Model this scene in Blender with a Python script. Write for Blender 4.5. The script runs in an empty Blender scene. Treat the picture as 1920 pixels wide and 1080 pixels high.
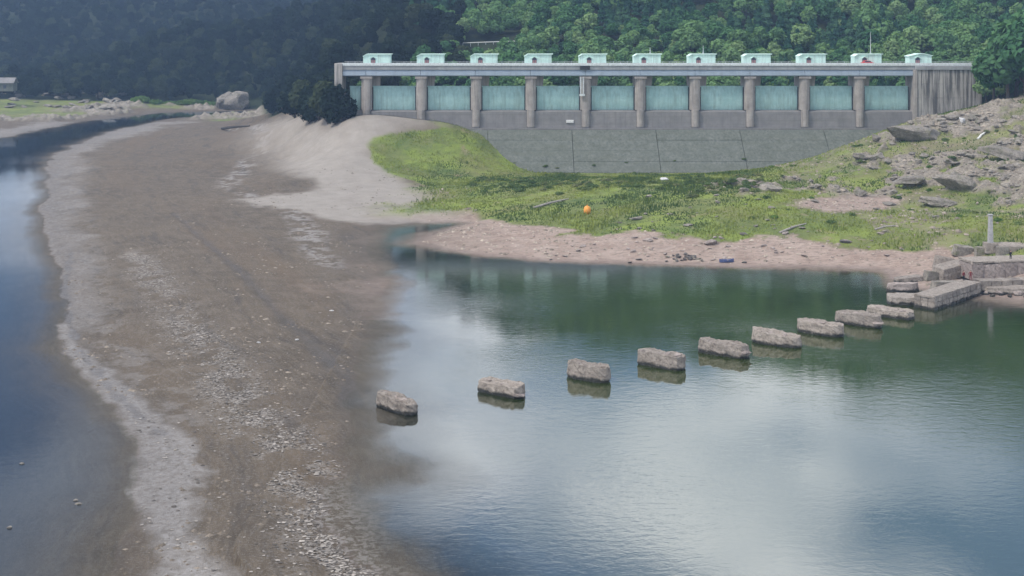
import bpy, bmesh, math, random
import numpy as np
from mathutils import Vector, Matrix, Euler
random.seed(7); np.random.seed(7)
S = bpy.context.scene
COL = S.collection
R = math.radians

# ------------------------------------------------------------------ camera
HC, FP, H0 = 45.0, 2400.0, 60.0            # drone height, focal length in px of a 1920 wide picture, horizon row
cam = bpy.data.cameras.new('camera'); cam_o = bpy.data.objects.new('camera', cam); COL.objects.link(cam_o)
cam.lens = 45.0; cam.sensor_width = 36.0; cam.shift_y = -0.25
cam.clip_start = 1.0; cam.clip_end = 9000
cam_o.location = (0, 0, HC); cam_o.rotation_euler = (R(90), 0, 0)
S.camera = cam_o

# ------------------------------------------------------------------ light
sun_dir = Vector((-0.62, -0.34, 0.95)).normalized()      # towards the sun
W = bpy.data.worlds.new('World'); S.world = W; W.use_nodes = True
wt = W.node_tree; wt.nodes.clear()
def wn(t, **k):
    n = wt.nodes.new(t)
    for a, b in k.items(): setattr(n, a, b)
    return n
sky = wn('ShaderNodeTexSky', sky_type='NISHITA', sun_disc=False)
sky.sun_elevation = math.asin(sun_dir.z); sky.sun_rotation = math.atan2(sun_dir.x, sun_dir.y)
sky.altitude = 100; sky.air_density = 1.0; sky.dust_density = 1.0; sky.ozone_density = 3.0
tc = wn('ShaderNodeTexCoord'); sp = wn('ShaderNodeSeparateXYZ'); wt.links.new(tc.outputs['Generated'], sp.inputs[0])
mz = wn('ShaderNodeMath', operation='MAXIMUM'); wt.links.new(sp.outputs[2], mz.inputs[0]); mz.inputs[1].default_value = 0.0
az = wn('ShaderNodeMath', operation='ADD'); wt.links.new(mz.outputs[0], az.inputs[0]); az.inputs[1].default_value = 0.12
dx = wn('ShaderNodeMath', operation='DIVIDE'); wt.links.new(sp.outputs[0], dx.inputs[0]); wt.links.new(az.outputs[0], dx.inputs[1])
dy = wn('ShaderNodeMath', operation='DIVIDE'); wt.links.new(sp.outputs[1], dy.inputs[0]); wt.links.new(az.outputs[0], dy.inputs[1])
cb = wn('ShaderNodeCombineXYZ'); ofx = wn('ShaderNodeMath', operation='SUBTRACT'); wt.links.new(dx.outputs[0], ofx.inputs[0]); ofx.inputs[1].default_value = 0.32; wt.links.new(ofx.outputs[0], cb.inputs[0]); wt.links.new(dy.outputs[0], cb.inputs[1]); cb.inputs[2].default_value = 6.1
cn = wn('ShaderNodeTexNoise'); wt.links.new(cb.outputs[0], cn.inputs['Vector'])
cn.inputs['Scale'].default_value = 1.1; cn.inputs['Detail'].default_value = 7; cn.inputs['Roughness'].default_value = 0.55; cn.inputs['Distortion'].default_value = 0.3
cr = wn('ShaderNodeValToRGB'); wt.links.new(cn.outputs[0], cr.inputs[0])
cr.color_ramp.elements[0].position = 0.45; cr.color_ramp.elements[0].color = (0, 0, 0, 1)
cr.color_ramp.elements[1].position = 0.535; cr.color_ramp.elements[1].color = (0.92, 0.92, 0.92, 1)
cn2 = wn('ShaderNodeTexNoise'); wt.links.new(cb.outputs[0], cn2.inputs['Vector']); cn2.inputs['Scale'].default_value = 2.6; cn2.inputs['Detail'].default_value = 6
cr2 = wn('ShaderNodeValToRGB'); wt.links.new(cn2.outputs[0], cr2.inputs[0])
cr2.color_ramp.elements[0].position = 0.3; cr2.color_ramp.elements[0].color = (4.9, 5.6, 6.8, 1)
cr2.color_ramp.elements[1].position = 0.7; cr2.color_ramp.elements[1].color = (14.5, 14.3, 14.0, 1)
mx = wn('ShaderNodeMixRGB'); wt.links.new(cr.outputs[0], mx.inputs[0]); wt.links.new(sky.outputs[0], mx.inputs[1]); wt.links.new(cr2.outputs[0], mx.inputs[2])
bg = wn('ShaderNodeBackground'); bg.inputs[1].default_value = 0.13; wt.links.new(mx.outputs[0], bg.inputs[0])
wo = wn('ShaderNodeOutputWorld'); wt.links.new(bg.outputs[0], wo.inputs[0])

sl = bpy.data.lights.new('sun', 'SUN'); sl.energy = 2.4; sl.angle = R(9); sl.color = (1, 0.93, 0.83)
so = bpy.data.objects.new('sun', sl); COL.objects.link(so); so.rotation_euler = sun_dir.to_track_quat('Z', 'Y').to_euler(); so.location = (0, 0, 300)
S.view_settings.view_transform = 'Standard'; S.view_settings.look = 'None'
S.view_settings.exposure = 0.42; S.view_settings.gamma = 1; S.view_settings.use_curve_mapping = False
S.render.engine = 'CYCLES'
S.cycles.max_bounces = 5; S.cycles.transparent_max_bounces = 8; S.cycles.volume_bounces = 0
S.render.resolution_x = 1024; S.render.resolution_y = 576

# ------------------------------------------------------------------ numpy noise
def _hash(ix, iy, seed):
    h = (ix.astype(np.int64)*374761393 + iy.astype(np.int64)*668265263 + seed*1442695041) & 0x7fffffff
    h = ((h ^ (h >> 13))*1274126177) & 0x7fffffff
    h = ((h ^ (h >> 11))*461845907) & 0x7fffffff
    return ((h ^ (h >> 16)) & 0xffff)/65535.0
def vnoise(x, y, seed=0):
    ix = np.floor(x); iy = np.floor(y); fx = x-ix; fy = y-iy
    fx = fx*fx*(3-2*fx); fy = fy*fy*(3-2*fy)
    a = _hash(ix, iy, seed); b = _hash(ix+1, iy, seed); c = _hash(ix, iy+1, seed); d = _hash(ix+1, iy+1, seed)
    return (a*(1-fx)+b*fx)*(1-fy)+(c*(1-fx)+d*fx)*fy
def fbm(x, y, scale, octv=4, seed=0, rough=0.5):
    x = np.asarray(x, float)/scale; y = np.asarray(y, float)/scale
    s = 0; a = 1; t = 0
    for i in range(octv):
        s = s+a*vnoise(x+i*17.3, y-i*9.7, seed+i*31); t += a; a *= rough
        x, y = (x*0.8+y*0.6)*2.03, (y*0.8-x*0.6)*2.03
    return s/t
def ridged(x, y, scale, octv=4, seed=0):
    x = np.asarray(x, float)/scale; y = np.asarray(y, float)/scale
    s = 0; a = 1; t = 0
    for i in range(octv):
        s = s+a*(1-np.abs(2*vnoise(x+i*11.1, y+i*5.3, seed+i*13)-1)); t += a; a *= 0.5
        x, y = (x*0.8+y*0.6)*2.1, (y*0.8-x*0.6)*2.1
    return s/t
def sst(a, b, x):
    t = np.clip((x-a)/(b-a), 0, 1); return t*t*(3-2*t)

# ------------------------------------------------------------------ survey points: image sightings turned into ground positions
def G(px, py, z=0.0):
    d = (HC-z)*FP/(py-H0); return ((px-960)/FP*d, d, z)
def AT(px, py, d):
    return ((px-960)/FP*d, d, HC-(py-H0)/FP*d)
def XZ(px, d, z):
    return ((px-960)/FP*d, d, z)
def sdpoly(X, Y, P):
    """signed distance, positive inside"""
    P = np.asarray(P, float); n = len(P)
    dm = np.full(X.shape, 1e18); ins = np.zeros(X.shape, bool)
    for i in range(n):
        ax, ay = P[i]; bx, by = P[(i+1) % n]; ex, ey = bx-ax, by-ay
        t = np.clip(((X-ax)*ex+(Y-ay)*ey)/(ex*ex+ey*ey+1e-12), 0, 1)
        dm = np.minimum(dm, (X-ax-t*ex)**2+(Y-ay-t*ey)**2)
        if by != ay:
            c = ((ay > Y) != (by > Y)) & (X < (bx-ax)*(Y-ay)/(by-ay)+ax); ins ^= c
    return np.where(ins, 1, -1)*np.sqrt(dm)
def sdline(X, Y, P):
    P = np.asarray(P, float); dm = np.full(X.shape, 1e18); tt = np.zeros(X.shape)
    for i in range(len(P)-1):
        ax, ay = P[i]; bx, by = P[i+1]; ex, ey = bx-ax, by-ay
        t = np.clip(((X-ax)*ex+(Y-ay)*ey)/(ex*ex+ey*ey+1e-12), 0, 1)
        q = (X-ax-t*ex)**2+(Y-ay-t*ey)**2; m = q < dm
        dm = np.where(m, q, dm); tt = np.where(m, (i+t)/(len(P)-1), tt)
    return np.sqrt(dm), tt

LAKE = [G(x, y)[:2] for x, y in [(2600, 1400), (2600, 572), (2150, 572), (1920, 563), (1835, 553), (1760, 545), (1690, 538), (1672, 520), (1655, 506), (1550, 501),
        (1400, 499), (1250, 495), (1100, 491), (1000, 487), (900, 479), (830, 468), (768, 456), (800, 441), (850, 427), (890, 418), (850, 415), (760, 419), (700, 425),
        (676, 445), (690, 480), (698, 520), (690, 560), (680, 600), (674, 650), (672, 700), (668, 760), (655, 850), (650, 940), (668, 1020), (695, 1080), (780, 1200), (840, 1400)]]
RIVER = [G(x, y)[:2] for x, y in [(-900, 1400), (170, 1400), (195, 1150), (205, 1080), (215, 1030), (255, 955), (290, 890), (265, 825), (205, 745), (112, 655), (130, 590), (112, 500),
        (78, 420), (84, 345), (102, 292), (160, 262), (230, 242), (330, 222), (420, 214), (520, 213), (522, 207), (420, 208), (300, 211), (150, 228), (0, 258), (-200, 290), (-600, 340), (-900, 400)]]

ctrl = []
for x, y in [(300, 1080), (450, 1000), (560, 1050), (400, 800), (350, 600), (300, 400), (250, 300), (400, 300), (450, 245), (500, 232), (520, 290), (600, 500), (560, 700), (560, 400), (480, 480), (560, 880), (460, 1300)]:
    ctrl.append(G(x, y, 0.9))
for x, y in [(1000, 800), (1500, 900), (1000, 560), (1500, 560), (100, 700), (0, 900), (0, 350), (150, 258), (1900, 700), (1000, 1200), (100, 1250), (750, 600), (-300, 500), (-300, 1000), (2200, 800), (720, 470), (1750, 575)]:
    ctrl.append(G(x, y, 0.0))
for x, y in [(900, 479), (1100, 491), (1400, 499), (1655, 506), (1920, 563), (800, 441), (2150, 572)]:
    ctrl.append(G(x, y, 0.0))
for x, y, d in [(650, 300, 385), (700, 300, 388), (740, 300, 392), (650, 226, 414), (760, 223, 416), (850, 231, 417), (900, 268, 411), (650, 260, 402), (760, 258, 405), (860, 278, 404), (950, 318, 399),
                (1000, 328, 396), (1100, 331, 396), (1300, 330, 396), (1450, 322, 394), (610, 285, 404), (600, 226, 430), (560, 222, 470), (520, 219, 540), (480, 217, 620), (560, 288, 425), (560, 250, 450), (520, 235, 522),
                (640, 204, 450), (600, 203, 500), (560, 203, 570), (520, 205, 660),
                (1450, 326, 350), (1550, 300, 357), (1640, 256, 367), (1720, 226, 377), (1800, 214, 386), (1850, 203, 386), (1920, 188, 382), (2050, 150, 380), (2250, 110, 380),
                (1600, 350, 325), (1700, 330, 325), (1800, 330, 315), (1900, 330, 305), (1700, 390, 298), (1850, 390, 290), (1800, 270, 350), (1900, 260, 345), (2100, 330, 300), (2250, 400, 270),
                (1780, 210, 402), (1900, 192, 425), (1640, 262, 400), (1550, 305, 398)]:
    ctrl.append(AT(x, y, d))
for x, y, z in [(800, 342, 1.6), (870, 382, 1.8), (900, 347, 3), (1000, 352, 4), (1000, 400, 3), (1100, 400, 3.5), (1200, 380, 5), (1200, 350, 6), (1100, 346, 5), (1300, 346, 6.5), (1000, 440, 1.6), (1200, 440, 3),
                (1400, 445, 3), (900, 440, 1.2), (1400, 362, 7.5), (1550, 445, 3.5), (1700, 440, 4), (1850, 445, 5), (1920, 430, 7), (2100, 450, 7), (1850, 505, 1.6), (1920, 520, 1.5), (1750, 500, 1.0), (700, 370, 1.2)]:
    ctrl.append(G(x, y, z))
for x, d, z in [(750, 450, 16), (1000, 455, 16), (1300, 455, 16), (1600, 455, 17), (800, 500, 24), (1000, 520, 26), (1300, 520, 28), (1600, 520, 32), (1900, 520, 42), (2250, 520, 60), (1000, 650, 60), (1300, 650, 70), (1600, 650, 80), (1900, 650, 95), (2300, 650, 120),
                (800, 900, 120), (1000, 900, 160), (1300, 900, 172), (1600, 900, 190), (1900, 900, 215), (2300, 900, 250), (680, 900, 62), (1000, 1300, 150), (1500, 1300, 190), (2000, 1300, 220),
                (1000, 409, 1), (1100, 411, -2), (1300, 411, -2), (1450, 408, 0), (1200, 440, 5), (600, 960, 36), (300, 1020, 32), (-100, 1010, 32), (450, 640, .5), (350, 660, .5), (250, 660, .5), (150, 640, .5), (50, 640, .5), (-150, 620, 1), (350, 560, .5), (400, 500, 1.6), (440, 502, 3.2), (480, 505, 5.2), (520, 505, 7.6), (480, 580, 4), (430, 580, 2), (380, 560, .8), (400, 425, 1.2), (480, 425, 2.4), (520, 425, 3.6), (470, 700, .8), (300, 730, 1), (150, 715, 1), (590, 1400, 35), (200, 1400, 40), (-200, 1400, 50), (860, 640, 60), (740, 740, 62)]:
    ctrl.append(XZ(x, d, z))
for x, y, d in [(700, 32, 600), (800, 62, 560), (860, 92, 520), (650, 28, 700), (560, 30, 840), (500, 36, 880), (420, 45, 900), (300, 70, 930), (150, 112, 950), (0, 138, 930), (-300, 130, 930)]:
    q = AT(x, y, d); ctrl.append((q[0], q[1], q[2]-8))
for x, y, d in [(0, 2, 1120), (150, 1, 1120), (300, -8, 1120), (450, -10, 1120), (530, 14, 1120), (570, 30, 1120), (600, 34, 1120), (640, 8, 1100), (-300, -10, 1120)]:
    q = AT(x, y, d); ctrl.append((q[0], q[1], q[2]-8))
for x, y, d in [(520, 185, 740), (420, 186, 765), (300, 185, 770), (150, 185, 765), (0, 188, 750), (-300, 190, 720), (480, 140, 785), (300, 130, 835), (80, 165, 820)]:
    ctrl.append(AT(x, y, d))
ctrl += [(-500, 300, 20), (-600, 700, 40), (-500, 100, 10), (420, 300, 60), (600, 500, 110), (300, 120, 10)]
CT = np.array(ctrl, float)
_sc = 100.0
def _U(r2): return 0.5*r2*np.log(r2+1e-9)
_x = CT[:, 0]/_sc; _y = CT[:, 1]/_sc; n = len(CT)
K = _U((_x[:, None]-_x)**2+(_y[:, None]-_y)**2)+np.eye(n)*0.005
Pm = np.stack([np.ones(n), _x, _y], 1)
A = np.block([[K, Pm], [Pm.T, np.zeros((3, 3))]])
TW = np.linalg.solve(A, np.concatenate([CT[:, 2], np.zeros(3)]))
def tps(X, Y):
    x = X/_sc; y = Y/_sc; z = TW[n]+TW[n+1]*x+TW[n+2]*y
    for i in range(n): z = z+TW[i]*_U((x-_x[i])**2+(y-_y[i])**2)
    return z
def base_z(X, Y):
    """smooth ground before relief; also the distances from the two waters"""
    X = np.asarray(X, float); Y = np.asarray(Y, float)
    wob = (fbm(X, Y, 11, 6, 5, 0.6)-0.5)*7.5*np.clip(Y/300, 0.5, 2.0)
    s1 = -sdpoly(X, Y, LAKE)+wob*0.5+(fbm(X, Y, 19, 5, 15, 0.58)-0.5)*17*(1-sst(-2, 12, X+(Y-110)*0.09))*(1-sst(235, 262, Y)); s2 = -sdpoly(X, Y, RIVER)+wob*0.7
    sd = np.minimum(s1, s2)
    L = np.maximum(tps(X, Y), 0.5)
    wid = np.where((s1 < s2) & (X > -24), 7.0, 26.0)
    up = L*sst(0, 1, sd/wid)
    up = np.maximum(up, np.minimum(0.02*np.maximum(sd, 0), 0.5))
    q = np.maximum(-sd, 0); wb = sst(-30, -10, X)*sst(205, 235, Y); dep = np.where(s2 < s1, -0.025*q-0.004*q**2, -(1-wb)*(0.006*q+0.0027*q**2)-wb*0.06*q); dep = np.maximum(dep, -4.0)
    return np.where(sd > 0, up, dep), s1, s2, L
def hit(px, py, d0=90, d1=1300):
    """where the line of sight through an image point meets the smooth ground"""
    d = np.concatenate([np.arange(d0, 460, 0.5), np.arange(460, d1, 4.0)])
    X = (px-960)/FP*d; zr = HC-(py-H0)/FP*d
    z = base_z(X, d)[0]; z = np.maximum(z, 0.0)
    k = np.argmax(z >= zr)
    if not (z >= zr).any(): return AT(px, py, 400)
    return (X[k], d[k], z[k])
def poly_hit(pts): return [hit(x, y)[:2] for x, y in pts]

NOFOREST = [XZ(*q, 0)[:2] for q in [(640, 60), (642, 440), (600, 450), (560, 495), (520, 570), (485, 660), (470, 738), (400, 755), (0, 755), (-500, 745), (-700, 60)]]
SAND = poly_hit([(655, 220), (600, 220), (540, 224), (490, 240), (505, 290), (560, 330), (590, 360), (465, 374), (470, 384), (560, 392), (640, 412), (700, 424), (800, 420), (900, 414), (880, 395), (830, 360), (740, 325), (700, 290), (760, 250), (900, 232), (900, 220)])
MEADOW = poly_hit([(692, 274), (704, 258), (740, 247), (800, 241), (860, 238), (930, 238), (1010, 262), (1050, 305), (1100, 332), (1300, 340), (1300, 430), (1100, 432), (960, 422), (905, 413), (880, 390), (840, 362), (780, 342), (725, 318), (697, 295)])
ROCKY = poly_hit([(1330, 352), (1450, 330), (1550, 303), (1640, 258), (1720, 229)])+[AT(1800, 214, 390)[:2], AT(1930, 188, 388)[:2], AT(2300, 110, 385)[:2]]+poly_hit([(2250, 400), (1920, 405), (1800, 388), (1650, 368), (1500, 362), (1350, 372)])
BARE = poly_hit([(1490, 385), (1540, 372), (1620, 365), (1700, 372), (1660, 392), (1560, 400)])
CREASE = [G(x, y)[:2] for x, y in [(325, 405), (400, 470), (450, 520), (520, 590), (580, 640), (640, 700), (660, 760)]]
CRACK = [G(x, y)[:2] for x, y in [(135, 470), (120, 540), (128, 600), (150, 660), (215, 740), (300, 815)]]
STRIP1 = [G(x, y)[:2] for x, y in [(118, 610), (150, 670), (235, 755), (315, 835), (312, 900), (325, 990), (345, 1090), (380, 1250)]]
STRIP2 = [G(x, y)[:2] for x, y in [(250, 480), (330, 590), (410, 700), (480, 790), (560, 890), (620, 980), (670, 1090), (740, 1300)]]

STRIP3 = [G(x, y)[:2] for x, y in [(430, 243), (480, 262), (500, 285), (455, 320), (425, 355), (470, 378), (545, 395), (575, 440), (590, 480), (625, 500)]]
STRIP4 = [G(x, y)[:2] for x, y in [(150, 300), (135, 370), (150, 450), (165, 540), (190, 620), (260, 700), (330, 790)]]
def terrain(X, Y):
    z, s1, s2, L = base_z(X, Y)
    m = {}
    n1 = fbm(X, Y, 14, 5, 11)-0.5; n2 = fbm(X, Y, 3.2, 4, 21)-0.5; n3 = fbm(X, Y, 40, 4, 77)-0.5; n4 = fbm(X, Y, 1.1, 3, 91)-0.5
    land = np.minimum(s1, s2)
    nearR = sst(-36, -14, X+n1*24+n2*10)*(Y > 150)
    far = np.maximum(sst(436, 446, Y), sst(396, 403, Y)*(X > 150))
    dS = sdpoly(X, Y, SAND); dM = sdpoly(X, Y, MEADOW); dR = sdpoly(X, Y, ROCKY); dB = sdpoly(X, Y, BARE)
    m['sand'] = sst(-1, 1, (dS+(n1*26+n2*9)*(1-0.75*sst(300, 400, Y)))/(4+14*sst(370, 460, Y)))*(X < 5)
    grass = sst(-1.2, 1.2, dM+n1*4.0+n2*3)
    rb = nearR*((Y < 420) & (Y > 200))
    gz = np.maximum(sst(2.5, 3.1, L+n1*2.6+n2*1.6), sst(305, 318, Y))*rb*(1-sst(-3, 2, dB+n1*5))
    gz = gz*np.where(X > 75, 0.55+0.45*sst(-0.10, 0.10, n1+n2*0.4), 1.0)
    m['grass'] = np.maximum(grass, gz)
    rk = sst(-2, 5, dR+n1*14)*sst(0.06, 0.22, n3*0.8+n1*1.4+n2*0.6)
    farleft = (Y > 640) & (X < -95)
    dNF = -sdpoly(X, Y, NOFOREST)
    rk = np.maximum(rk, farleft*(1-sst(8, 14, dNF))*sst(8, 14, s2)*(1-sst(46, 60, s2))*sst(-0.12, 0.06, n3+n1*0.8))
    m['rock'] = rk
    m['grass'] = np.clip(m['grass']*(1-0.85*rk), 0, 1)
    fl = farleft*sst(14, 26, s2+n1*25)*(1-sst(4, 10, dNF+n1*12))*(1-rk); m['grass'] = np.maximum(m['grass'], fl*0.8)
    m['pink'] = (1-m['grass'])*rb*1.0*(1-rk)*np.where(X < 5, 0.55+0.45*sst(-25, 5, X), 1)
    d1, t1 = sdline(X, Y, STRIP1); d2, t2 = sdline(X, Y, STRIP2)
    w1 = 1.5+2.6*t1; w2 = 3.0+1.8*t2
    edge = (1-sst(2.5, 7.5, s2*np.clip(220/np.maximum(Y, 1), .3, 1.2)+n1*9+n2*5))*(s2 > 0.1)*(Y > 190)*(Y < 640)*(X < -40)
    m['crust'] = np.clip(np.maximum((1-sst(0.45, 1.25, d1/w1+n1*1.2+n2*1.4))*0.85, edge*0.55), 0, 1)*(land > -2)
    d3, t3 = sdline(X, Y, STRIP3); d4, t4 = sdline(X, Y, STRIP4)
    m['crust'] = np.clip(np.maximum(m['crust'], 0.8*(1-sst(0.3, 1.1, d3/5.5+n1*1.0+n2*1.2+0.15))*sst(-0.03, 0.10, n2+n4*0.6)), 0, 1)
    m['crust'] = np.maximum(m['crust'], 0.35*np.exp(-(d4/4.0)**2)*sst(-0.02, 0.12, n2+n4*0.5+n1*0.4))*(X < -12)
    m['flake'] = np.exp(-(d2/w2)**2)*sst(-0.10, 0.2, n2*1.2+n1*0.8+0.10)
    dc, tcx = sdline(X, Y, CREASE); dk, tk = sdline(X, Y, CRACK)
    cre = np.exp(-((dc+n2*1.5)/(0.9+0.7*tcx))**2)*(X < 0); crk = np.exp(-((dk+n2*2.2)/0.45)**2)*(X < 0)
    m['wet'] = np.clip(0.75*cre+0.8*crk+0.5*(1-sst(0.0, 0.20, z)), 0, 1)
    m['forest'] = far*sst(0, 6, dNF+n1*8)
    # relief
    mud = (X < -15) & (Y < 640)
    z = z+mud*sst(0.05, 0.4, z)*(1-0.85*sst(2, 5, L))*((n1*0.5+n2*0.22+n4*0.07)*0.55)
    z = z+edge*np.abs(n2)*0.9*sst(0, 1.0, s2)+m['crust']*0.05
    rr = ridged(X, Y, 9, 5, 41); rr2 = ridged(X+Y*0.6, Y, 3.1, 3, 61)
    z = z+rk*((rr-0.55)*4.2+(rr2-0.5)*1.6)*np.where(farleft, 1.6, 1.0)
    z = z+rb*sst(0.6, 1.6, z)*((n2*0.55+n4*0.25)+m['pink']*(ridged(X*0.35, Y, 1.7, 3, 17)-0.5)*0.55)
    z = z+sst(440, 520, Y)*sst(5, 30, L)*np.where(X < -60, sst(4, 45, dNF), 1)*(n3*16+n1*4)
    z = np.where((z > 0.02) & mud, np.maximum(z-cre*0.22-crk*0.15, np.minimum(z, 0.12)), z)
    m['s1'] = s1; m['s2'] = s2
    return z, m

# ------------------------------------------------------------------ helpers: objects
def tag(o, label=None, cat=None, group=None, kind=None):
    if label: o['label'] = label
    if cat: o['category'] = cat
    if group: o['group'] = group
    if kind: o['kind'] = kind
    return o
def link(name, me, mats=None, parent=None):
    o = bpy.data.objects.new(name, me); COL.objects.link(o)
    if mats is not None and hasattr(me, 'materials') and len(me.materials) == 0:
        for m_ in (mats if isinstance(mats, (list, tuple)) else [mats]): me.materials.append(m_)
    if parent is not None: o.parent = parent
    return o
def empty(name, loc=(0, 0, 0), rz=0.0):
    o = bpy.data.objects.new(name, None); COL.objects.link(o); o.empty_display_size = 0.5
    o.location = loc; o.rotation_euler = (0, 0, rz); return o
def np_mesh(name, V, Fc, smooth=True):
    """V (n,3); Fc (m,k) all faces of one size"""
    me = bpy.data.meshes.new(name); V = np.asarray(V, np.float32); Fc = np.asarray(Fc, np.int32); k = Fc.shape[1]
    me.vertices.add(len(V)); me.vertices.foreach_set('co', V.ravel())
    me.loops.add(Fc.size); me.loops.foreach_set('vertex_index', Fc.ravel())
    me.polygons.add(len(Fc)); me.polygons.foreach_set('loop_start', np.arange(0, Fc.size, k, dtype=np.int32))
    try: me.polygons.foreach_set('loop_total', np.full(len(Fc), k, np.int32))
    except Exception: pass
    me.polygons.foreach_set('use_smooth', np.full(len(Fc), smooth, bool))
    me.update(calc_edges=True); return me
def bm_mesh(name, bm, smooth=False):
    me = bpy.data.meshes.new(name); bm.normal_update(); bm.to_mesh(me); bm.free()
    if smooth: me.polygons.foreach_set('use_smooth', [True]*len(me.polygons))
    return me
def box(bm, x0, x1, y0, y1, z0, z1, bev=0.0):
    b = bmesh.new(); bmesh.ops.create_cube(b, size=1)
    for v in b.verts: v.co = Vector((x0+(v.co.x+.5)*(x1-x0), y0+(v.co.y+.5)*(y1-y0), z0+(v.co.z+.5)*(z1-z0)))
    if bev: bmesh.ops.bevel(b, geom=b.edges[:], offset=bev, segments=1, affect='EDGES')
    t = bpy.data.meshes.new('t'); b.to_mesh(t); b.free(); bm.from_mesh(t); bpy.data.meshes.remove(t); return bm
def boxm(name, x0, x1, y0, y1, z0, z1, bev=0.0):
    return bm_mesh(name, box(bmesh.new(), x0, x1, y0, y1, z0, z1, bev))
def prism(bm, prof, axis, a, b):
    """extrude a closed 2-D profile along x (profile y,z), y (profile x,z) or z (profile x,y)"""
    def co(p, t):
        return {'x': (t, p[0], p[1]), 'y': (p[0], t, p[1]), 'z': (p[0], p[1], t)}[axis]
    va = [bm.verts.new(co(p, a)) for p in prof]; vb = [bm.verts.new(co(p, b)) for p in prof]
    k = len(prof)
    bm.faces.new(va); bm.faces.new(vb[::-1])
    for i in range(k): bm.faces.new((va[i], vb[i], vb[(i+1) % k], va[(i+1) % k]))
    bmesh.ops.recalc_face_normals(bm, faces=bm.faces[:]); return bm
def tube(bm, pts, rads, seg=6):
    rings = []
    for i, p in enumerate(pts):
        p = Vector(p); q = Vector(pts[min(i+1, len(pts)-1)])-Vector(pts[max(i-1, 0)]); q.normalize()
        u = q.orthogonal().normalized(); w = q.cross(u)
        rings.append([bm.verts.new(p+(u*math.cos(2*math.pi*k/seg)+w*math.sin(2*math.pi*k/seg))*rads[i]) for k in range(seg)])
    for a, b in zip(rings, rings[1:]):
        for k in range(seg): bm.faces.new((a[k], a[(k+1) % seg], b[(k+1) % seg], b[k]))
    bm.faces.new(rings[0][::-1]); bm.faces.new(rings[-1]); return bm

# ------------------------------------------------------------------ helpers: materials
class NT:
    def __init__(s, name):
        s.m = bpy.data.materials.new(name); s.m.use_nodes = True; s.t = s.m.node_tree; s.t.nodes.clear()
        s.out = s.t.nodes.new('ShaderNodeOutputMaterial')
    def n(s, typ, ins=None, **k):
        nd = s.t.nodes.new(typ)
        for a, b in k.items(): setattr(nd, a, b)
        for a, b in (ins or {}).items(): s.set(nd.inputs[a], b)
        return nd
    def set(s, sock, v):
        if isinstance(v, bpy.types.NodeSocket): s.t.links.new(v, sock)
        elif isinstance(v, bpy.types.Node): s.t.links.new(v.outputs[0], sock)
        else: sock.default_value = (*v, 1) if (hasattr(sock.default_value, '__len__') and len(sock.default_value) == 4 and len(v) == 3) else v
    def pos(s): return s.n('ShaderNodeNewGeometry').outputs['Position']
    def objc(s): return s.n('ShaderNodeTexCoord').outputs['Object']
    def noise(s, scale, detail=5, rough=0.55, vec=None, dist=0.0):
        nd = s.n('ShaderNodeTexNoise', {'Scale': scale, 'Detail': detail, 'Roughness': rough, 'Distortion': dist}); s.set(nd.inputs['Vector'], vec if vec is not None else s.pos()); return nd.outputs[0]
    def stretch(s, sc, vec=None):
        nd = s.n('ShaderNodeVectorMath', {1: sc}, operation='MULTIPLY'); s.set(nd.inputs[0], vec if vec is not None else s.pos()); return nd.outputs[0]
    def ramp(s, f, a, b, ca=(0, 0, 0), cb=(1, 1, 1)):
        nd = s.n('ShaderNodeValToRGB', {0: f}); e = nd.color_ramp.elements
        e[0].position = a; e[0].color = (*ca, 1); e[1].position = b; e[1].color = (*cb, 1); return nd.outputs[0]
    def mix(s, f, a, b, mode='MIX'):
        nd = s.n('ShaderNodeMixRGB', blend_type=mode); s.set(nd.inputs[0], f); s.set(nd.inputs[1], a); s.set(nd.inputs[2], b); return nd.outputs[0]
    def math(s, op, a, b=0.0):
        nd = s.n('ShaderNodeMath', operation=op); s.set(nd.inputs[0], a); s.set(nd.inputs[1], b); return nd.outputs[0]
    def attr(s, name): return s.n('ShaderNodeAttribute', attribute_name=name)
    def bsdf(s, col, rough=0.9, bump=None, bstr=0.5, bdist=0.1, spec=0.3, **k):
        b = s.n('ShaderNodeBsdfPrincipled'); s.set(b.inputs['Base Color'], col); s.set(b.inputs['Roughness'], rough); s.set(b.inputs['Specular IOR Level'], spec)
        for a, v in k.items(): s.set(b.inputs[a.replace('_', ' ')], v)
        if bump is not None:
            bn = s.n('ShaderNodeBump', {'Strength': bstr, 'Distance': bdist, 'Height': bump}); s.t.links.new(bn.outputs[0], b.inputs['Normal'])
        s.t.links.new(b.outputs[0], s.out.inputs[0]); return s.m

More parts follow.
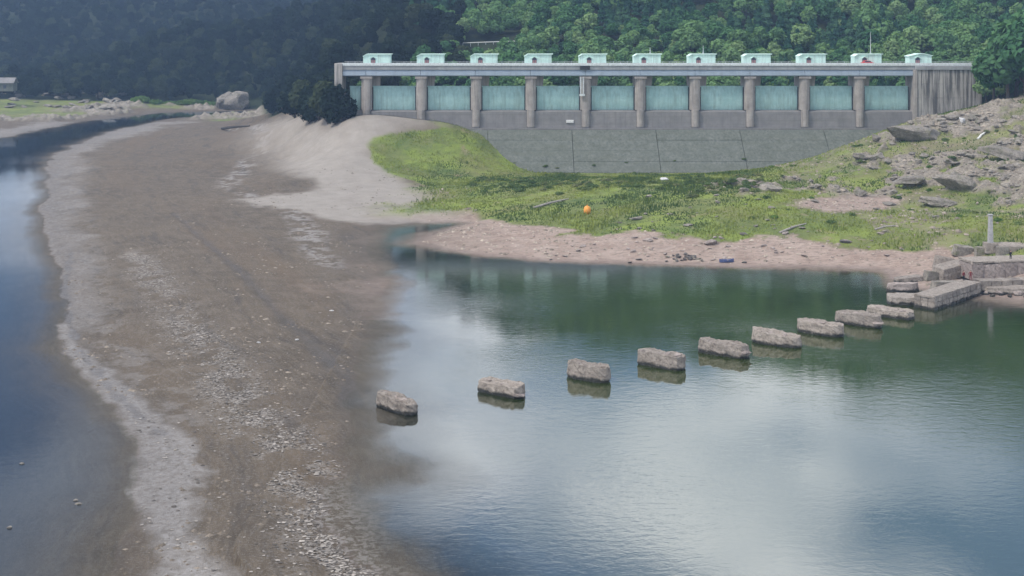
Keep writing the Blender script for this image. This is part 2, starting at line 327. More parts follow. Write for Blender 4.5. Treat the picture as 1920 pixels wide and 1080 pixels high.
def mat_ground():
    t = NT('ground_mix'); A = t.attr('mA'); B = t.attr('mB')
    sa = t.n('ShaderNodeSeparateColor', {0: A.outputs['Color']}); sb = t.n('ShaderNodeSeparateColor', {0: B.outputs['Color']})
    sand, grass, rock, pink = sa.outputs[0], sa.outputs[1], sa.outputs[2], A.outputs['Alpha']
    crust, flake, wet, forest = sb.outputs[0], sb.outputs[1], sb.outputs[2], B.outputs['Alpha']
    nf = t.noise(3.0, 8, 0.7); nm = t.noise(0.25, 6, 0.6); nl = t.noise(0.04, 5, 0.55); nx = t.noise(9.0, 4, 0.7)
    col = t.mix(t.ramp(nl, 0.35, 0.65), (0.080, 0.062, 0.043), (0.112, 0.086, 0.058))
    col = t.mix(t.ramp(nm, 0.40, 0.70), col, (0.134, 0.106, 0.078))
    flow = t.attr('flow').outputs['Fac']; py_ = t.n('ShaderNodeSeparateXYZ', {0: t.pos()}).outputs[1]
    fv = t.n('ShaderNodeCombineXYZ', {0: flow, 1: t.math('MULTIPLY', py_, 0.10), 2: 0.0}).outputs[0]
    sk = t.noise(1.5, 9, 0.75, fv, 0.1); sk2 = t.noise(0.35, 8, 0.7, fv, 0.1)
    col = t.mix(t.math('MULTIPLY', t.ramp(sk, 0.48, 0.66), 0.65), col, (0.178, 0.146, 0.112))
    col = t.mix(t.math('MULTIPLY', t.ramp(sk2, 0.52, 0.66), 0.6), col, (0.052, 0.045, 0.040))
    col = t.mix(t.math('MULTIPLY', t.ramp(t.noise(0.06, 5, 0.6, fv), 0.5, 0.7), 0.5), col, (0.142, 0.098, 0.060))
    spk = t.math('MULTIPLY', t.ramp(nf, 0.52, 0.60), 0.6)
    col = t.mix(spk, col, (0.18, 0.162, 0.148))
    col = t.mix(t.math('MULTIPLY', t.ramp(nx, 0.54, 0.62), 0.6), col, (0.05, 0.044, 0.041))
    # pale silt flakes
    fm = t.math('MULTIPLY', flake, t.ramp(t.noise(1.5, 6, 0.72, dist=0.8), 0.46, 0.56))
    col = t.mix(fm, col, (0.27, 0.245, 0.222))
    cm = t.math('MULTIPLY', crust, t.ramp(t.noise(1.2, 7, 0.7, dist=1.0), 0.36, 0.62, (0.35,)*3))
    col = t.mix(cm, col, (0.33, 0.315, 0.305))
    sc = t.mix(t.ramp(nm, 0.3, 0.75), (0.255, 0.228, 0.20), (0.325, 0.295, 0.262))
    sc = t.mix(t.math('MULTIPLY', t.ramp(t.noise(0.9, 6, 0.65, t.stretch((0.25, 1.2, 1))), 0.55, 0.75), 0.35), sc, (0.18, 0.16, 0.145))
    sc = t.mix(t.math('MULTIPLY', t.ramp(nf, 0.5, 0.68), 0.35), sc, (0.17, 0.15, 0.13)); sc = t.mix(t.math('MULTIPLY', t.ramp(sk2, 0.5, 0.7), 0.35), sc, (0.2, 0.175, 0.15))
    col = t.mix(sand, col, sc)
    # pink sandy shore with scattered stone tones
    pk = t.mix(t.ramp(nm, 0.3, 0.7), (0.26, 0.19, 0.155), (0.37, 0.295, 0.25))
    pk = t.mix(t.math('MULTIPLY', t.ramp(t.noise(1.4, 7, 0.7, t.stretch((0.35, 1.6, 3))), 0.48, 0.62), 0.75), pk, (0.16, 0.122, 0.10))
    pk = t.mix(t.math('MULTIPLY', t.ramp(nf, 0.56, 0.66), 0.5), pk, (0.42, 0.37, 0.33))
    col = t.mix(pink, col, pk)
    gr = t.mix(t.ramp(nm, 0.35, 0.65), (0.082, 0.125, 0.034), (0.14, 0.17, 0.055))
    gr = t.mix(t.ramp(nl, 0.40, 0.62), gr, t.mix(0.5, gr, (0.22, 0.20, 0.075)))
    gr = t.mix(t.math('MULTIPLY', t.ramp(t.noise(0.10, 6, 0.65), 0.46, 0.60), 0.8), gr, (0.20, 0.255, 0.050)); gr = t.mix(t.math('MULTIPLY', t.ramp(t.noise(0.17, 6, 0.7), 0.58, 0.68), 0.7), gr, (0.25, 0.20, 0.13))
    gr = t.mix(t.math('MULTIPLY', t.ramp(nf, 0.52, 0.66), 0.55), gr, (0.045, 0.075, 0.02))
    col = t.mix(grass, col, gr)
    rc = t.mix(t.ramp(t.noise(0.5, 8, 0.7), 0.35, 0.65), (0.15, 0.132, 0.108), (0.34, 0.30, 0.25))
    rc = t.mix(t.math('MULTIPLY', t.ramp(nf, 0.5, 0.62), 0.6), rc, (0.06, 0.055, 0.05))
    rc = t.mix(t.math('MULTIPLY', t.ramp(nm, 0.56, 0.66), 0.55), rc, (0.13, 0.145, 0.05))
    col = t.mix(rock, col, rc)
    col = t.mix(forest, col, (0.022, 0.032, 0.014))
    col = t.mix(t.math('MULTIPLY', wet, 0.75), col, t.mix(1.0, col, (0.42, 0.40, 0.40), 'MULTIPLY'))
    rough = t.mix(wet, (0.95,)*3, (0.5,)*3)
    bh = t.math('ADD', t.math('MULTIPLY', nf, 0.6), nx)
    return t.bsdf(col, rough, bh, 0.7, 0.22, 0.25)

def mat_water(name, ior, body_c, bstr, tint):
    t = NT(name); dep = t.attr('depth').outputs['Fac']
    p = t.pos()
    w1 = t.noise(0.9, 3, 0.5, t.stretch((0.7, 1.2, 1), p), 0.6); w2 = t.noise(3.2, 3, 0.6, t.stretch((0.7, 1.2, 1), p)); wl = t.noise(0.022, 3, 0.5, p)
    amp = t.ramp(wl, 0.42, 0.62, (0.25,)*3, (1,)*3)
    h = t.math('MULTIPLY', t.math('ADD', w1, t.math('MULTIPLY', w2, 0.45)), amp)
    bn = t.n('ShaderNodeBump', {'Strength': bstr, 'Distance': 0.10, 'Height': h})
    op = t.math('SUBTRACT', 1.0, t.math('POWER', 2.718, t.math('MULTIPLY', dep, -1.1)))
    body = t.n('ShaderNodeBsdfDiffuse', {'Color': body_c})
    tr = t.n('ShaderNodeBsdfTransparent', {'Color': (0.95, 0.96, 0.95)})
    mb = t.n('ShaderNodeMixShader', {0: op}); t.t.links.new(tr.outputs[0], mb.inputs[1]); t.t.links.new(body.outputs[0], mb.inputs[2])
    gl = t.n('ShaderNodeBsdfGlossy', {'Color': tint, 'Roughness': 0.015}); t.t.links.new(bn.outputs[0], gl.inputs['Normal'])
    io = t.math('ADD', 1.12, t.math('MULTIPLY', t.ramp(dep, 0.0, 0.6), ior-1.12)); fr = t.n('ShaderNodeFresnel', {'IOR': io}); t.t.links.new(bn.outputs[0], fr.inputs['Normal'])
    ms = t.n('ShaderNodeMixShader', {0: t.math('MULTIPLY', fr.outputs[0], t.ramp(dep, 0.0, 0.17))}); t.t.links.new(mb.outputs[0], ms.inputs[1]); t.t.links.new(gl.outputs[0], ms.inputs[2])
    t.t.links.new(ms.outputs[0], t.out.inputs[0]); return t.m

def mat_concrete(name, a, b, streak=(0.06, 0.06, 0.06), sf=0.7, lo=0.50, hi=0.72, hz=0.0):
    t = NT(name); p = t.pos()
    st = t.ramp(t.noise(1.0, 6, 0.65, t.stretch((1.3, 1.3, 0.07), p)), lo, hi)
    col = t.mix(t.ramp(t.noise(0.35, 7, 0.65, p), 0.35, 0.68), a, b)
    col = t.mix(t.math('MULTIPLY', st, sf), col, streak)
    if hz: col = t.mix(t.math('MULTIPLY', t.ramp(t.noise(0.8, 5, 0.6, t.stretch((0.03, 0.3, 1.3), p)), 0.5, 0.7), hz), col, (0.10, 0.11, 0.085))
    col = t.mix(t.math('MULTIPLY', t.ramp(t.noise(4, 5, 0.7, p), 0.5, 0.7), 0.3), col, (0.2, 0.19, 0.18))
    return t.bsdf(col, 0.9, t.noise(5, 6, 0.7, p), 0.4, 0.06)
def mat_plain(name, col, rough=0.6, var=0.25, metal=0.0, sc=2.0):
    t = NT(name); c2 = tuple(x*(1-var) for x in col)
    c = t.mix(t.ramp(t.noise(sc, 5, 0.6, t.objc()), 0.35, 0.7), col, c2)
    return t.bsdf(c, rough, Metallic=metal)
def mat_rock(name, a, b, dark, wetline=True, lichen=None):
    t = NT(name); p = t.pos()
    r = t.n('ShaderNodeObjectInfo').outputs['Random']
    col = t.mix(t.ramp(t.noise(0.9, 8, 0.7, p), 0.35, 0.68), a, b)
    col = t.mix(t.math('MULTIPLY', t.ramp(t.noise(2.6, 7, 0.72, p), 0.50, 0.64), 0.7), col, dark)
    if lichen: col = t.mix(t.math('MULTIPLY', t.ramp(t.noise(0.6, 5, 0.6, p), 0.55, 0.65), 0.6), col, lichen)
    col = t.mix(t.math('MULTIPLY', r, 0.65), col, t.mix(1.0, col, (0.5, 0.5, 0.52), 'MULTIPLY'))
    ro = 0.92
    if wetline:      # damp stone and algae just above the water
        z = t.n('ShaderNodeSeparateXYZ', {0: p}).outputs[2]
        wz = t.math('ADD', z, t.math('MULTIPLY', t.math('SUBTRACT', t.noise(0.9, 6, 0.65, p), 0.5), 1.3))
        w = t.ramp(wz, 0.28, 0.62, (1, 1, 1), (0, 0, 0)); col = t.mix(w, col, (0.022, 0.021, 0.017)); ro = t.mix(w, (0.92,)*3, (0.35,)*3)
    return t.bsdf(col, ro, t.math('ADD', t.noise(2.2, 9, 0.75, p), t.math('MULTIPLY', t.noise(9, 5, 0.7, p), 0.4)), 0.9, 0.22)
def mat_leaf(name, a, b, c, rnd=1.0):
    t = NT(name); o = t.objc(); r = t.n('ShaderNodeObjectInfo').outputs['Random']
    r1 = t.ramp(r, 0.0, 1.0); col = t.mix(r1, a, b)
    r2 = t.math('FRACT', t.math('MULTIPLY', r, 7.31)); col = t.mix(t.ramp(r2, 0.68, 0.95), col, c)
    col = t.mix(t.math('MULTIPLY', t.ramp(t.noise(0.9, 3, 0.6, o), 0.4, 0.7), 0.5), col, t.mix(1.0, col, (1.7, 1.55, 1.3), 'MULTIPLY'))
    b1 = t.n('ShaderNodeBsdfDiffuse', {'Color': col}); b2 = t.n('ShaderNodeBsdfTranslucent', {'Color': t.mix(1.0, col, (1.1, 1.25, 0.6), 'MULTIPLY')})
    ms = t.n('ShaderNodeMixShader', {0: 0.22}); t.t.links.new(b1.outputs[0], ms.inputs[1]); t.t.links.new(b2.outputs[0], ms.inputs[2])
    t.t.links.new(ms.outputs[0], t.out.inputs[0]); return t.m
def mat_attr_leaf(name, a, b, attr='tint'):
    t = NT(name); f = t.attr(attr).outputs['Fac']
    return t.bsdf(t.mix(f, a, b), 0.85, spec=0.15)

M = {}
M['ground'] = mat_ground(); M['water'] = mat_water('lake_water', 3.6, (0.022, 0.034, 0.002), 0.20, (0.95, 0.96, 0.96)); M['river'] = mat_water('river_water', 1.24, (0.020, 0.030, 0.044), 0.10, (0.58, 0.64, 0.72))
M['concrete'] = mat_concrete('pier_concrete', (0.25, 0.225, 0.205), (0.36, 0.33, 0.305), (0.10, 0.09, 0.085), 0.75)
M['deck'] = mat_concrete('deck_concrete', (0.24, 0.245, 0.25), (0.33, 0.34, 0.345), (0.13, 0.13, 0.13), 0.5)
M['girder'] = mat_concrete('girder_paint', (0.27, 0.33, 0.40), (0.33, 0.39, 0.46), (0.2, 0.22, 0.24), 0.4)
M['sill'] = mat_concrete('sill_concrete', (0.17, 0.165, 0.165), (0.23, 0.22, 0.215), (0.12, 0.12, 0.12), 0.5, hz=0.3)
M['face'] = mat_concrete('face_concrete', (0.10, 0.112, 0.095), (0.155, 0.165, 0.15), (0.06, 0.068, 0.05), 0.8, 0.42, 0.68, hz=0.7)
M['abut'] = mat_concrete('abutment_concrete', (0.34, 0.32, 0.30), (0.42, 0.40, 0.375), (0.075, 0.072, 0.07), 0.95, 0.42, 0.60)
M['parapet'] = mat_plain('parapet_paint', (0.62, 0.66, 0.66), 0.7, 0.3)
M['gate'] = mat_concrete('gate_teal_paint', (0.27, 0.43, 0.42), (0.36, 0.53, 0.51), (0.19, 0.26, 0.23), 0.7, 0.46, 0.72)
M['hut'] = mat_concrete('hut_mint_paint', (0.52, 0.72, 0.66), (0.62, 0.82, 0.76), (0.32, 0.42, 0.38), 0.65, 0.46, 0.7)
M['hutroof'] = mat_plain('hut_roof_paint', (0.62, 0.82, 0.75), 0.6, 0.15)
M['hutdark'] = mat_plain('window_dark', (0.06, 0.07, 0.10), 0.25, 0.3)
M['hutpink'] = mat_plain('faded_red_panel', (0.33, 0.19, 0.19), 0.6, 0.3)
M['steel'] = mat_plain('galvanised_steel', (0.55, 0.57, 0.58), 0.45, 0.2, 0.3)
M['dark'] = mat_plain('dark_metal', (0.03, 0.03, 0.035), 0.5, 0.3)
M['stone'] = mat_rock('pale_granite', (0.24, 0.205, 0.175), (0.39, 0.345, 0.30), (0.10, 0.083, 0.068))
M['boulder'] = mat_rock('grey_boulder', (0.20, 0.18, 0.155), (0.36, 0.325, 0.28), (0.09, 0.08, 0.07), False, (0.12, 0.13, 0.06))
M['boulderw'] = mat_rock('shore_rock', (0.30, 0.25, 0.225), (0.42, 0.36, 0.325), (0.14, 0.115, 0.10), True)
M['whiterock'] = mat_rock('white_rock', (0.60, 0.59, 0.57), (0.70, 0.69, 0.67), (0.3, 0.28, 0.26), False)
M['blue'] = mat_plain('blue_tarp', (0.09, 0.12, 0.26), 0.5, 0.4)
M['orange'] = mat_plain('orange_plastic', (0.75, 0.32, 0.06), 0.5, 0.25)
M['white'] = mat_plain('weathered_white', (0.66, 0.66, 0.64), 0.6, 0.25)
M['greystone'] = mat_plain('grey_granite', (0.36, 0.355, 0.36), 0.85, 0.35)
M['red'] = mat_plain('red_paint', (0.55, 0.05, 0.05), 0.4, 0.2)
M['wood'] = mat_plain('grey_driftwood', (0.34, 0.31, 0.28), 0.9, 0.4)
M['darkwood'] = mat_plain('wet_driftwood', (0.05, 0.042, 0.036), 0.8, 0.4)
M['bark'] = mat_plain('bark', (0.09, 0.07, 0.055), 0.95, 0.4)
M['leafA'] = mat_leaf('leaf_mid', (0.0405, 0.1054, 0.0505), (0.0751, 0.1615, 0.0688), (0.1228, 0.2125, 0.0872))
M['leafB'] = mat_leaf('leaf_pale', (0.0782, 0.1619, 0.0734), (0.1329, 0.23, 0.0972), (0.172, 0.2576, 0.1188))
M['leafC'] = mat_leaf('leaf_evergreen', (0.026, 0.0765, 0.0505), (0.0433, 0.1054, 0.0643), (0.065, 0.136, 0.078))
M['leafD'] = mat_leaf('leaf_shade_dark', (0.006, 0.012, 0.011), (0.017, 0.029, 0.021), (0.042, 0.056, 0.032))  # shade over the left side of the valley is painted into these leaf colours
M['scrub'] = mat_leaf('scrub_leaf', (0.068, 0.1105, 0.0442), (0.1105, 0.153, 0.0595), (0.153, 0.17, 0.085))
M['reed'] = mat_leaf('bright_shrub_leaf', (0.07, 0.13, 0.035), (0.10, 0.17, 0.045), (0.12, 0.17, 0.05))
M['grassblade'] = mat_attr_leaf('grass_blade', (0.050, 0.090, 0.026), (0.215, 0.250, 0.060))
M['flake'] = mat_attr_leaf('dry_silt', (0.065, 0.056, 0.048), (0.37, 0.335, 0.30))
M['rubble'] = mat_attr_leaf('rubble_stone', (0.12, 0.10, 0.08), (0.42, 0.36, 0.295))
M['skin'] = mat_plain('skin', (0.42, 0.27, 0.20), 0.6, 0.1)
M['blackcloth'] = mat_plain('black_cloth', (0.012, 0.012, 0.015), 0.9, 0.3)
M['redcloth'] = mat_plain('dark_red_cloth', (0.16, 0.03, 0.035), 0.9, 0.3)
M['pinkcloth'] = mat_plain('pink_cloth', (0.45, 0.24, 0.24), 0.9, 0.2)

# ------------------------------------------------------------------ ground sheet, split by kind of ground
rows = [80.0]
while rows[-1] < 470: rows.append(rows[-1]+0.30+0.00062*rows[-1])
while rows[-1] < 1700: rows.append(rows[-1]+0.0028*rows[-1]+2.0)
rows = np.array(rows); cols = np.arange(-420, 2345, 3.3)
XX = (cols[None, :]-960)/FP*(rows[:, None]*0.94+14); YY = np.repeat(rows[:, None], len(cols), 1)
ZZ, MM = terrain(XX, YY)
# the dam stands on a level footing: sink the ground under it
DAMY = 420.0; PXM = FP/DAMY
def dx_(px): return (px-960)/PXM
def dz_(py): return HC-(py-H0)/PXM
under = (YY > 417.2) & (YY < 436) & (XX > dx_(640)) & (XX < dx_(1838))
ZZ = np.where(under, np.minimum(ZZ, 12.0), ZZ)
nr, nc = XX.shape
V = np.stack([XX, YY, ZZ], -1).reshape(-1, 3)
idx = np.arange(nr*nc).reshape(nr, nc)
Q = np.stack([idx[:-1, :-1], idx[:-1, 1:], idx[1:, 1:], idx[1:, :-1]], -1).reshape(-1, 4)
# vertex normals of the whole sheet so that the seams between the pieces do not show
e1 = np.gradient(np.stack([XX, YY, ZZ], -1), axis=1); e2 = np.gradient(np.stack([XX, YY, ZZ], -1), axis=0)
NN = np.cross(e1, e2); NN /= np.linalg.norm(NN, axis=-1, keepdims=True)+1e-9; NN = NN.reshape(-1, 3)
mA = np.stack([MM['sand'], MM['grass'], MM['rock'], MM['pink']], -1).reshape(-1, 4).astype(np.float32)
mB = np.stack([MM['crust'], MM['flake'], MM['wet'], MM['forest']], -1).reshape(-1, 4).astype(np.float32)
fx, fy, fz = V[Q].mean(1).T
g = MM['grass'].ravel()[Q].mean(1); fo = MM['forest'].ravel()[Q].mean(1); sa_ = MM['sand'].ravel()[Q].mean(1)
inl = LAKE; lake_in = sdpoly(fx, fy, LAKE) > -3
zone = np.zeros(len(Q), int)                                    # 0 mud flat
zone[(fx > -24) & (fy > 190)] = 1                               # right bank
zone[(sa_ > 0.5) & (fx < 5)] = 2                                # pale sand bar
zone[(g > 0.5) & (fy < 440)] = 3                                # grass
zone[(fy > 640) & (fx < -95)] = 5                               # far bank
zone[(fo > 0.5) | (fy > 760) | ((fy > 425) & (fx > -105))] = 4  # wooded hills
zone[(fz < -0.05) & (fy < 760)] = 6                             # lake bed
for k, nm in enumerate(['mud_flat', 'river_bank', 'sand_bar', 'meadow', 'wooded_hill', 'far_bank', 'lake_bed']):
    q = Q[zone == k]
    if not len(q): continue
    u, inv = np.unique(q, return_inverse=True)
    me = np_mesh(nm, V[u], inv.reshape(-1, 4))
    for an, arr in (('mA', mA), ('mB', mB)):
        a = me.attributes.new(an, 'FLOAT_COLOR', 'POINT'); a.data.foreach_set('color', arr[u].ravel())
    a = me.attributes.new('flow', 'FLOAT', 'POINT'); a.data.foreach_set('value', MM['s2'].ravel()[u].astype(np.float32))
    me.normals_split_custom_set_from_vertices(NN[u].tolist())
    tag(link(nm, me, M['ground']), kind='structure')

def zgrid(x, y, A_=None):
    A_ = ZZ if A_ is None else A_
    x = np.asarray(x, float); y = np.asarray(y, float)
    i = np.clip(np.searchsorted(rows, y)-1, 0, nr-2); t = np.clip((y-rows[i])/(rows[i+1]-rows[i]), 0, 1)
    c = np.clip((x*FP/(y*0.94+14)+960-cols[0])/3.3, 0, nc-1.001); j = c.astype(int); u = c-j
    return (A_[i, j]*(1-u)+A_[i, j+1]*u)*(1-t)+(A_[i+1, j]*(1-u)+A_[i+1, j+1]*u)*t
def zat(x, y): return float(zgrid([x], [y])[0])
_dd = np.concatenate([np.arange(90, 460, 0.25), np.arange(460, 1300, 2.0)])
def hit(px, py):
    X = (px-960)/FP*_dd; zr = HC-(py-H0)/FP*_dd; z = np.maximum(zgrid(X, _dd), 0.0); k = np.argmax(z >= zr)
    if not (z >= zr).any(): return AT(px, py, 400)
    return (X[k], _dd[k], z[k])
def place(px, py, dz=0.0):
    """a ground point at an image sighting"""
    x, y, z = hit(px, py); return Vector((x, y, max(zat(x, y), 0.0)+dz))

# ------------------------------------------------------------------ water
wr = [70.0]
while wr[-1] < 790: wr.append(wr[-1]+0.9+0.004*wr[-1])
wr = np.array(wr); wc = np.arange(-460, 2385, 10.0)
WX = (wc[None, :]-960)/FP*(wr[:, None]*0.94+14); WY = np.repeat(wr[:, None], len(wc), 1)
wz = terrain(WX, WY)[0]; wnr, wnc = WX.shape
wi = np.arange(wnr*wnc).reshape(wnr, wnc); WQ = np.stack([wi[:-1, :-1], wi[:-1, 1:], wi[1:, 1:], wi[1:, :-1]], -1).reshape(-1, 4)
keep = (wz.ravel()[WQ].min(1) < 0.12) & (WY.ravel()[WQ].mean(1) < 775); WQ = WQ[keep]
isl = sdpoly(WX, WY, LAKE).ravel()[WQ].mean(1) > sdpoly(WX, WY, RIVER).ravel()[WQ].mean(1)
for nm, sel in (('lake_water', isl), ('river_water', ~isl)):
    q = WQ[sel]; u, inv = np.unique(q, return_inverse=True)
    me = np_mesh(nm, np.stack([WX.ravel()[u], WY.ravel()[u], np.zeros(len(u))], -1), inv.reshape(-1, 4))
    a = me.attributes.new('depth', 'FLOAT', 'POINT'); a.data.foreach_set('value', np.maximum(-wz.ravel()[u], 0).astype(np.float32))
    tag(link(nm, me, M['water'] if nm == 'lake_water' else M['river']), kind='structure')

# ------------------------------------------------------------------ the dam
PIERS = [1614-103.1*k for k in range(10)]
dam = empty('dam', (dx_(1180), DAMY, dz_(240)))
tag(dam, 'long concrete gated dam with a row of teal gates across the valley', 'dam')
def dpart(name, me, mats, parent=None):
    o = link(name, me, mats); par = parent or dam
    o.parent = par
    o.matrix_parent_inverse = Matrix.Translation(-dam.location) if par is dam else Matrix.Identity(4)
    return o
XL, XR = dx_(640), dx_(1842)
# deck: slab, girder below it, parapet along its edge
dpart('road_deck', boxm('road_deck', XL, XR-0.4, DAMY+0.6, DAMY+8.4, dz_(131), dz_(122.2), 0.05), M['deck'])
for i in range(11):                                            # one girder to each bay
    a = (PIERS[i]-1 if i < 10 else 622); b = (PIERS[i-1]-1 if i > 0 else 1715); a = max(a, 640)
    bm = bmesh.new()
    prism(bm, [(DAMY+1.1, dz_(131.0)), (DAMY+1.1, dz_(134)), (DAMY+0.5, dz_(134.6)), (DAMY+0.5, dz_(141.5)), (DAMY+1.2, dz_(143)), (DAMY+7.8, dz_(143)), (DAMY+7.8, dz_(131.0))], 'x', dx_(a)+0.06, dx_(b)-0.06)
    dpart('girder', bm_mesh('girder', bm), M['girder'])
for i in range(24):                                            # parapet lengths with a coping
    a = XL+(XR-XL)*i/24; b = XL+(XR-XL)*(i+1)/24
    dpart('parapet', boxm('parapet', a+0.03, b-0.03, DAMY+0.35, DAMY+0.68, dz_(123.4), dz_(118.2), 0.03), M['parapet'])
rail = bmesh.new()
for i in range(90):
    x = XL+(XR-XL)*(i+.5)/90; box(rail, x-0.05, x+0.05, DAMY+8.0, DAMY+8.1, dz_(122.4), dz_(116.5))
box(rail, XL, XR, DAMY+8.02, DAMY+8.08, dz_(116.6), dz_(116.1)); box(rail, XL, XR, DAMY+8.02, DAMY+8.08, dz_(119.2), dz_(118.8))
dpart('railing', bm_mesh('railing', rail), M['steel'])
# piers
def pier_mesh(w, zt, zb, y0, y1, nose):
    """rounded upstream nose"""
    prof = [(-w/2, y1), (-w/2, y0+nose)]
    for k in range(1, 8):
        a = math.pi*(k/8); prof.append((-w/2*math.cos(a), y0+nose-nose*math.sin(a)))
    prof += [(w/2, y0+nose), (w/2, y1)]
    return bm_mesh('pier', prism(bmesh.new(), prof, 'z', zb, zt), False)
pm = pier_mesh(3.5, dz_(143.2), dz_(206.5), 0.9, 9.5, 1.2)
pl = pier_mesh(2.5, dz_(206.6), dz_(238), 0.0, 4, 1.0)
bkt = bmesh.new(); prism(bkt, [(1.76, dz_(143.4)), (4.4, dz_(143.4)), (4.0, dz_(165)), (3.0, dz_(170)), (1.76, dz_(160))], 'y', 5.0, 6.5); bkt = bm_mesh('hoist_bracket', bkt)
capm = boxm('pier_cap', -2.0, 2.0, 0.7, 3.6, dz_(148), dz_(143.3), 0.08)
ledgem = bmesh.new(); prism(ledgem, [(-1.1, dz_(238.02)), (1.1, dz_(238.02)), (0.6, dz_(243)), (-0.6, dz_(243))], 'y', 0.3, 2.2); ledgem = bm_mesh('corbel', ledgem)
for i, px in enumerate(PIERS):
    x = dx_(px)
    p = dpart('pier', pm, M['concrete']); p.location = (x, DAMY, 0)
    for nm, me_, mt in (('footing', pl, 'concrete'), ('pier_cap', capm, 'concrete'), ('hoist_bracket', bkt, 'concrete'), ('corbel', ledgem, 'sill')):
        c = link(nm, me_, M[mt], p)
    if i == 5:                                               # access ladder recess on one pier
        lb = bmesh.new()
        for sx in (-1.75, -0.75): box(lb, sx-0.12, sx+0.12, 0.35, 0.6, dz_(176), dz_(144))
        for k in range(14): box(lb, -1.70, -0.80, 0.42, 0.5, dz_(175-k*2.2)-0.05, dz_(175-k*2.2)+0.05)
        box(lb, -2.1, -0.3, 0.15, 0.75, dz_(180), dz_(176.5)); link('ladder', bm_mesh('ladder', lb), M['parapet'], p)
# gates: curved skin, bottom seal, top beam
bays = [(PIERS[i+1], PIERS[i]) for i in range(9)]+[(PIERS[0], 1720)]+[(642, PIERS[9])]
for (a, b) in bays:
    x0, x1 = dx_(a)+1.80, dx_(b)-1.80
    gm = bmesh.new(); Rg = 11.0; zc = dz_(190); yc = DAMY+3.4+Rg
    prof = []
    a0 = math.asin((dz_(207.4)-zc)/Rg); a1 = math.asin(min(0.99, (dz_(162)-zc)/Rg))
    for k in range(15):
        t = a0+(a1-a0)*k/14; prof.append((yc-Rg*math.cos(t), zc+Rg*math.sin(t)))
    for k in range(14, -1, -1):
        t = a0+(a1-a0)*k/14; prof.append((yc-(Rg-0.3)*math.cos(t), zc+(Rg-0.3)*math.sin(t)))
    prism(gm, prof, 'x', x0, x1)
    go = dpart('gate', bm_mesh('gate', gm, False), M['gate'])
    sb_ = bmesh.new(); box(sb_, x0, x1, DAMY+3.35, DAMY+3.75, dz_(208.6), dz_(207.5)); link('bottom_seal', bm_mesh('bottom_seal', sb_), M['dark'], go)
    for fx_ in (x0+0.15, x1-0.15):
        sg = bmesh.new(); box(sg, fx_-0.14, fx_+0.14, DAMY+2.9, DAMY+3.3, dz_(207.3), dz_(164)); link('gate_guide', bm_mesh('gate_guide', sg), M['dark'], go)
# sill walls below the gates, one to each bay
for (a, b) in bays:
    x0, x1 = dx_(a)+1.26, dx_(b)-1.26
    bm = bmesh.new(); prism(bm, [(DAMY+5, dz_(207.8)), (DAMY+3.2, dz_(207.8)), (DAMY+1.5, dz_(210)), (DAMY+1.2, dz_(240)), (DAMY+5, dz_(240))], 'x', x0, x1)
    dpart('sill_wall', bm_mesh('sill_wall', bm), M['sill'])
# sloping face slabs with open joints
edges = [640]+[1543-157*k for k in range(5, -1, -1)]+[1700, 1842]
for i in range(len(edges)-1):
    x0, x1 = dx_(edges[i])+0.08, dx_(edges[i+1])-0.08
    nz = 5
    for k in range(nz):                                     # lifts of concrete
        f0, f1 = k/nz, (k+1)/nz
        ya = DAMY-0.6-19.5*f0; yb = DAMY-0.6-19.5*f1; za = dz_(243)-15.5*f0; zb = dz_(243)-15.5*f1
        o_ = random.uniform(-0.05, 0.07)
        bm = bmesh.new(); prism(bm, [(ya, za+o_-0.02), (yb+0.05, zb+o_+0.06), (yb+0.05, zb-2.5), (ya, za-2.5)], 'x', x0, x1)
        dpart('face_slab', bm_mesh('face_slab', bm), M['face'])
bm = bmesh.new(); prism(bm, [(DAMY-19, -3.6), (DAMY+1.0, dz_(243)-1.4), (DAMY+4, dz_(243)-1.4), (DAMY+4, -3.6)], 'x', XL, XR); dpart('core', bm_mesh('core', bm), M['dark'])
bm = bmesh.new(); prism(bm, [(DAMY-0.65, dz_(243.2)), (DAMY-0.65, dz_(240.2)), (DAMY+4, dz_(240.2)), (DAMY+4, dz_(243.2))], 'x', XL, dx_(1842)); dpart('ledge', bm_mesh('ledge', bm), M['sill'])
# abutment block on the right, in cast lifts
for r in range(4):
    for c in range(5):
        x0 = dx_(1720)+(dx_(1841)-dx_(1720))*c/5; x1 = dx_(1720)+(dx_(1841)-dx_(1720))*(c+1)/5
        z0 = dz_(236)+(dz_(131.2)-dz_(236))*r/4; z1 = dz_(236)+(dz_(131.2)-dz_(236))*(r+1)/4
        dpart('abutment_block', boxm('abutment_block', x0+0.02, x1-0.02, DAMY-0.2+random.uniform(-.04, .04), DAMY+9, z0+0.02, z1-0.02, 0.04), M['abut'])
dpart('abutment_beam', boxm('abutment_beam', dx_(1716), dx_(1842), DAMY-0.6, DAMY+0.34, dz_(131), dz_(124), 0.06), M['deck'])
dpart('abutment_pier', boxm('abutment_pier', dx_(1713), dx_(1719.5), DAMY-0.5, DAMY+9, dz_(236), dz_(131.2), 0.1), M['concrete'])
dpart('abutment_wall', boxm('abutment_wall', dx_(627), dx_(642), DAMY, DAMY+9, dz_(225), dz_(119), 0.1), M['abut'])

